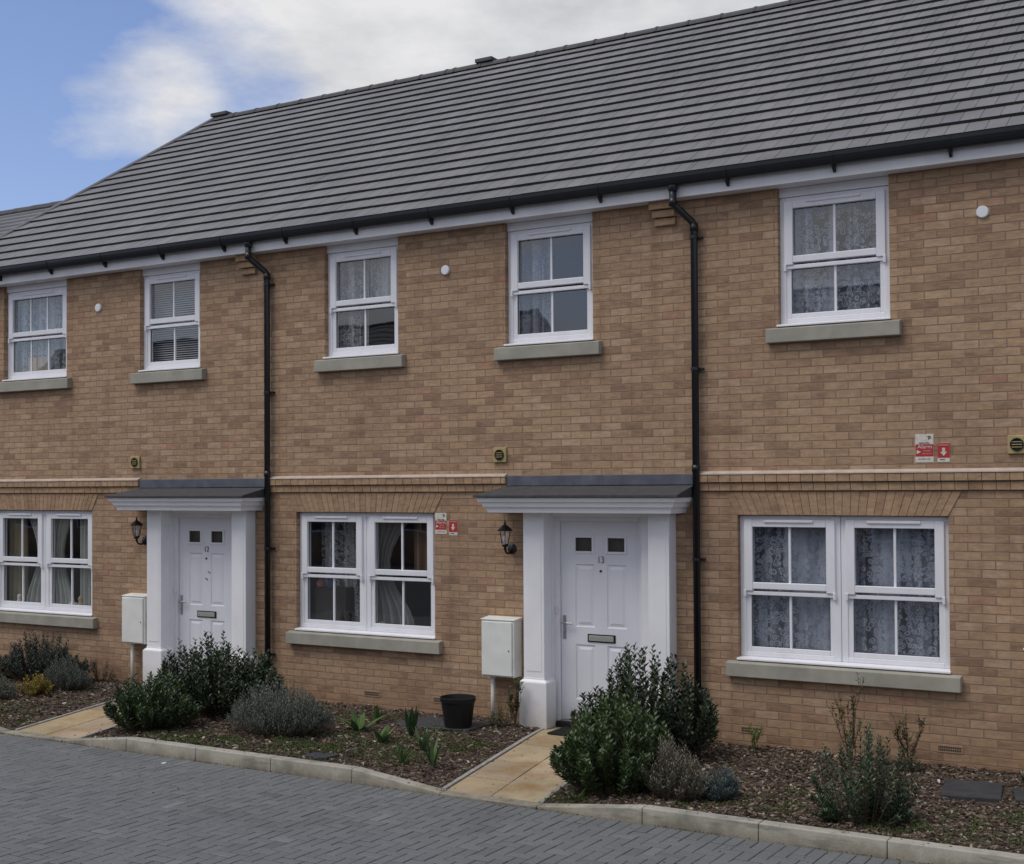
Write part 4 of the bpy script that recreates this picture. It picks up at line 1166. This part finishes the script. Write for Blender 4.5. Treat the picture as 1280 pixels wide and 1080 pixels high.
def strap_plant(label, x, y, h, w, n, W, c0, c1, seed, name='bulb_plant'):
    rn = random.Random(seed); b = MB(); z0 = bed_z(x, y) - .005
    for k in range(n):
        a = rn.uniform(0, 6.28); hh = h * rn.uniform(.55, 1); sp = w / 2 * rn.uniform(.2, 1); bend = rn.uniform(.0, .5) * sp / max(w, .01)
        d = Vector((math.cos(a), math.sin(a), 0)); s = Vector((-d.y, d.x, 0)); c = lerp3(c0, c1, rn.random()); pr = None
        for j in range(7):
            t = j / 6; p = Vector((x, y, z0)) + d * (.008 + sp * t ** 1.5) + Vector((0, 0, hh * (math.sin(t * 1.9) if bend > .22 else t)))
            ww = W * math.sin(math.pi * (.12 + .86 * t)) * .5
            q = (p - s * ww + d * ww * .4, p, p + s * ww + d * ww * .4)
            if pr: b.face([pr[0], pr[1], q[1], q[0]], c); b.face([pr[1], pr[2], q[2], q[1]], c)
            pr = q
    tag(b.build(name, LEAFM, None, smooth=True, fix=False), label, 'plant')
G0, G1 = (.035, .075, .02), (.14, .21, .07)
strap_plant('broad-leaved bulb clump spreading flat, left of the dark slate and nearest the wall', -7.96, -1.22, .17, .66, 10, .075, G0, G1, 61)
strap_plant('short pale broad-leaved bulb clump in the middle of the number 13 bed', -7.42, -1.55, .20, .36, 8, .07, (.07, .12, .04), (.20, .28, .11), 62)
strap_plant('tall upright dark bulb clump in front of the slate', -7.36, -1.16, .36, .26, 12, .05, (.02, .045, .02), (.07, .12, .05), 63)
strap_plant('narrow upright bulb leaves nearest the path of number 13', -6.52, -2.02, .30, .24, 9, .032, (.04, .08, .03), (.15, .22, .09), 64)
strap_plant('grassy bulb leaves near the kerb, left of the narrow upright ones', -6.78, -2.12, .22, .32, 18, .016, (.03, .07, .02), (.12, .19, .06), 65)
strap_plant('small curled green clump in front of the two vents, by the silver lavender', -8.05, -.78, .22, .18, 7, .04, (.03, .06, .02), (.11, .17, .06), 66)
strap_plant('tuft of pale bulb leaves between the slate and the path of number 13', -6.95, -1.55, .26, .32, 9, .04, (.07, .12, .05), (.20, .27, .12), 67)
strap_plant('small fern-like tuft at the kerb below the rounded shrub of number 13', -4.92, -2.36, .12, .3, 10, .018, (.03, .06, .02), (.12, .19, .05), 68, 'fern')
strap_plant('tuft of dark grass at the right edge of the picture', -1.84, -.55, .2, .3, 24, .010, (.015, .03, .012), (.08, .11, .04), 69, 'grass_tuft')

# weeds and moss patches: uncountable ground cover
wd = MB(); rw = random.Random(77)
patches = [(-9.3, -2.2, .5), (-8.9, -2.25, .4), (-8.1, -1.9, .35), (-7.6, -1.4, .5), (-7.0, -1.9, .45), (-7.2, -.8, .3), (-6.6, -1.3, .35), (-3.9, -2.3, .2), (-3.2, -1.5, .3), (-2.2, -1.9, .35), (-1.6, -1.6, .4), (-2.45, -2.25, .25), (-12.3, -1.9, .5), (-11.8, -2.25, .3), (-9.6, -2.35, .4), (-8.0, -2.3, .4), (-7.7, -2.0, .3), (-5.05, -2.3, .25), (-8.4, -.5, .4), (-8.6, -2.1, .7), (-7.9, -1.7, .6), (-7.3, -2.1, .6), (-6.9, -1.2, .5), (-3.5, -2.0, .4), (-1.9, -2.3, .5), (-2.9, -1.0, .3)]
for (px, py, r) in patches:
    for k in range(int(r * 1900)):
        a = rw.uniform(0, 6.28); q = r * math.sqrt(rw.random()); x, y = px + q * math.cos(a), py + q * math.sin(a) * .6
        if not (-2.46 < y < -.02): continue
        if any(path_edge(a_, y) - .03 < x < path_edge(c_, y) + .03 for a_, c_ in PATHS): continue
        if noise.noise(Vector((x * 6, y * 6, 5))) < -.05: continue
        p = Vector((x, y, bed_z(x, y) + .008)); v = rw.uniform(.5, 1.2)
        leaf(wd, p, Vector((rw.uniform(-1, 1), rw.uniform(-1, 1), rw.uniform(.2, 1.2))), Vector((0, 0, 1)), rw.uniform(.012, .032), rw.uniform(.006, .013), (.085 * v, .125 * v, .035 * v))
# tufts in the joint between kerb and blocks
for k in range(900):
    x = rw.uniform(-14, 1)
    if noise.noise(Vector((x * 1.7, 0, 9))) < .0 and rw.random() < .8: continue
    p = Vector((x, -2.603 - rw.random() * .008, ROADZ)); v = rw.uniform(.3, 1)
    leaf(wd, p, Vector((rw.uniform(-1, 1), -.6, 1)), Vector((0, 0, 1)), rw.uniform(.008, .02), .008, (.05 * v, .06 * v, .02 * v))
tag(wd.build('weeds', LEAFM, None, fix=False), 'low weeds and moss creeping through the bark and along the kerb', 'weeds', None, 'stuff')

# pot
pt = empty('plant_pot', 'empty black plastic plant pot by the wall, left of the number 13 meter box', 'plant pot', None, (-7.20, -.58, .0))
b = MB(); b.lathe([(0, .002), (.128, .002), (.135, .02), (.168, .27), (.178, .272), (.182, .315), (.174, .318), (.166, .26), (.158, .24), (0, .24)], (0, 0, 0), 40)
b.build('pot', POTM, pt, smooth=False)
b = MB(); b.lathe([(0, .0), (.17, .0), (.185, .022), (.178, .022), (.15, .008)], (0, 0, -.006), 32); b.build('saucer', POTM, pt)

def slate(name, label, quad, z, th, m=SLATEP):
    b = MB(); b.hexa([(*q, z - .02) for q in quad] + [(*q, z + th) for q in quad])
    tag(b.build(name, m, None, bevel=.006), label, 'slab')
slate('paving_slab', 'weathered dark grey slab lying flat on the bark of the right-hand bed', [(-2.36, -1.20), (-1.93, -1.13), (-2.02, -.56), (-2.45, -.62)], .01, .022)
slate('paving_slab', 'second dark slab at the right edge of the picture, almost out of view', [(-1.84, -1.05), (-1.4, -1.0), (-1.45, -.6), (-1.93, -.64)], .006, .018)
slate('slate_sheet', 'dark slate sheet on the bed beneath the black pot', [(-7.92, -.80), (-7.02, -.70), (-6.98, -.24), (-7.80, -.22)], .006, .014, SLATE)
slate('slate_piece', 'small flat slate piece near the kerb in the number 13 bed', [(-7.68, -2.42), (-7.42, -2.38), (-7.40, -2.22), (-7.66, -2.26)], .004, .012, SLATE)
slate('slate_piece', 'dark slate strip by the wall, left of the number 12 meter box', [(-12.75, -.42), (-12.3, -.36), (-12.3, -.14), (-12.78, -.2)], -.0, .012, SLATE)

# litter: bottle cap sized white bits on the road
lt = MB(); lt.box(-8.99, -8.955, -2.84, -2.80, ROADZ + .001, ROADZ + .006); tag(lt.build('paper_scrap', DISC, None, bevel=.001), 'scrap of white paper on the paving at the foot of the kerb', 'litter')

# ------------------------------------------------------------------ camera
F, CX, CY, YAW, PITCH, ROLL, D, HH = 1630.0681, 638.2574, 576.5725, .5403, .0194, -.0056, 11.5322, 2.4167
fwd = Vector((-math.sin(YAW), math.cos(YAW), 0)); rgt = Vector((math.cos(YAW), math.sin(YAW), 0)); up = Vector((0, 0, 1))
f2 = fwd * math.cos(PITCH) + up * math.sin(PITCH); u2 = -fwd * math.sin(PITCH) + up * math.cos(PITCH)
r3 = rgt * math.cos(ROLL) + u2 * math.sin(ROLL); u3 = -rgt * math.sin(ROLL) + u2 * math.cos(ROLL)
cam = bpy.data.cameras.new('camera'); co = bpy.data.objects.new('camera', cam); COL.objects.link(co)
co.matrix_world = Matrix(((r3.x, u3.x, -f2.x, 0), (r3.y, u3.y, -f2.y, -D), (r3.z, u3.z, -f2.z, HH), (0, 0, 0, 1)))
cam.sensor_width = 36; cam.lens = F / 1280 * 36; cam.shift_x = (640 - CX) / 1280; cam.shift_y = (CY - 540) / 1280
cam.clip_end = 2000; cam.clip_start = .05
sc.camera = co

# ------------------------------------------------------------------ light and sky
SUN_EL, SUN_AZ = R(58), R(218)          # azimuth clockwise from +Y
w = bpy.data.worlds.new('World'); sc.world = w; w.use_nodes = True
nt = w.node_tree; nt.nodes.clear()
out = nt.nodes.new('ShaderNodeOutputWorld'); bg = nt.nodes.new('ShaderNodeBackground'); bg.inputs[1].default_value = .1
nt.links.new(bg.outputs[0], out.inputs[0])
sky = nt.nodes.new('ShaderNodeTexSky'); sky.sky_type = 'NISHITA'; sky.sun_disc = False
sky.sun_elevation = SUN_EL; sky.sun_rotation = SUN_AZ; sky.air_density = 1.0; sky.dust_density = .8; sky.ozone_density = 1.6
tc = nt.nodes.new('ShaderNodeTexCoord')
dirv = tc.outputs['Generated']
def ndot(v):
    n = nt.nodes.new('ShaderNodeVectorMath'); n.operation = 'DOT_PRODUCT'; nt.links.new(dirv, n.inputs[0]); n.inputs[1].default_value = Vector(v).normalized(); return n.outputs['Value']
sp = nt.nodes.new('ShaderNodeSeparateXYZ'); nt.links.new(dirv, sp.inputs[0])
cl = noisen(nt, scalev(nt, dirv, 2.6, 2.6, 6.0), 1.6, 8, .6)
def blob(v, c0, c1, amt):               # soft cloud bank / clearing round a sky direction
    n = nt.nodes.new('ShaderNodeMapRange'); n.interpolation_type = 'SMOOTHSTEP'
    n.inputs[1].default_value = c0; n.inputs[2].default_value = c1; n.inputs[3].default_value = 0; n.inputs[4].default_value = amt
    nt.links.new(ndot(v), n.inputs[0]); return n.outputs[0]
bias = math_(nt, 'ADD', blob((-.56, .76, .36), .975, .999, .40), blob((-.715, .655, .262), .9965, .9999, .24))
bias = math_(nt, 'ADD', bias, blob((-.38, .86, .40), .95, .999, .34))
bias = math_(nt, 'ADD', bias, blob((-.72, .61, .35), .984, .9995, .27))
bias = math_(nt, 'ADD', bias, blob((.1, -.8, .7), .2, .9, .22))
bias = math_(nt, 'SUBTRACT', bias, blob((-.79, .58, .21), .95, .997, .44))
cm_ = math_(nt, 'ADD', cl, bias)
mask = ramp(nt, cm_, [(.50, 0), (.60, .35), (.78, 1)])
shade = noisen(nt, scalev(nt, dirv, 3, 3, 7), 2.2, 6, .6)
ccol = ramp(nt, shade, [(.3, (5.4, 5.5, 5.8)), (.62, (8.0, 8.0, 8.1))])
skc = mixc(nt, 1.0, sky.outputs[0], (1.30, 1.25, 1.44), 'MULTIPLY')
nt.links.new(mixc(nt, mask, skc, ccol), bg.inputs[0])
ld = bpy.data.lights.new('sun', 'SUN'); lo = bpy.data.objects.new('sun', ld); COL.objects.link(lo)
ld.energy = 1.75; ld.angle = R(35); ld.color = (1, .95, .87)
sd_ = Vector((math.sin(SUN_AZ) * math.cos(SUN_EL), math.cos(SUN_AZ) * math.cos(SUN_EL), math.sin(SUN_EL)))
lo.rotation_euler = sd_.to_track_quat('Z', 'Y').to_euler(); lo.location = (0, -20, 20)
sc.view_settings.view_transform = 'Standard'; sc.view_settings.look = 'None'; sc.view_settings.exposure = 0
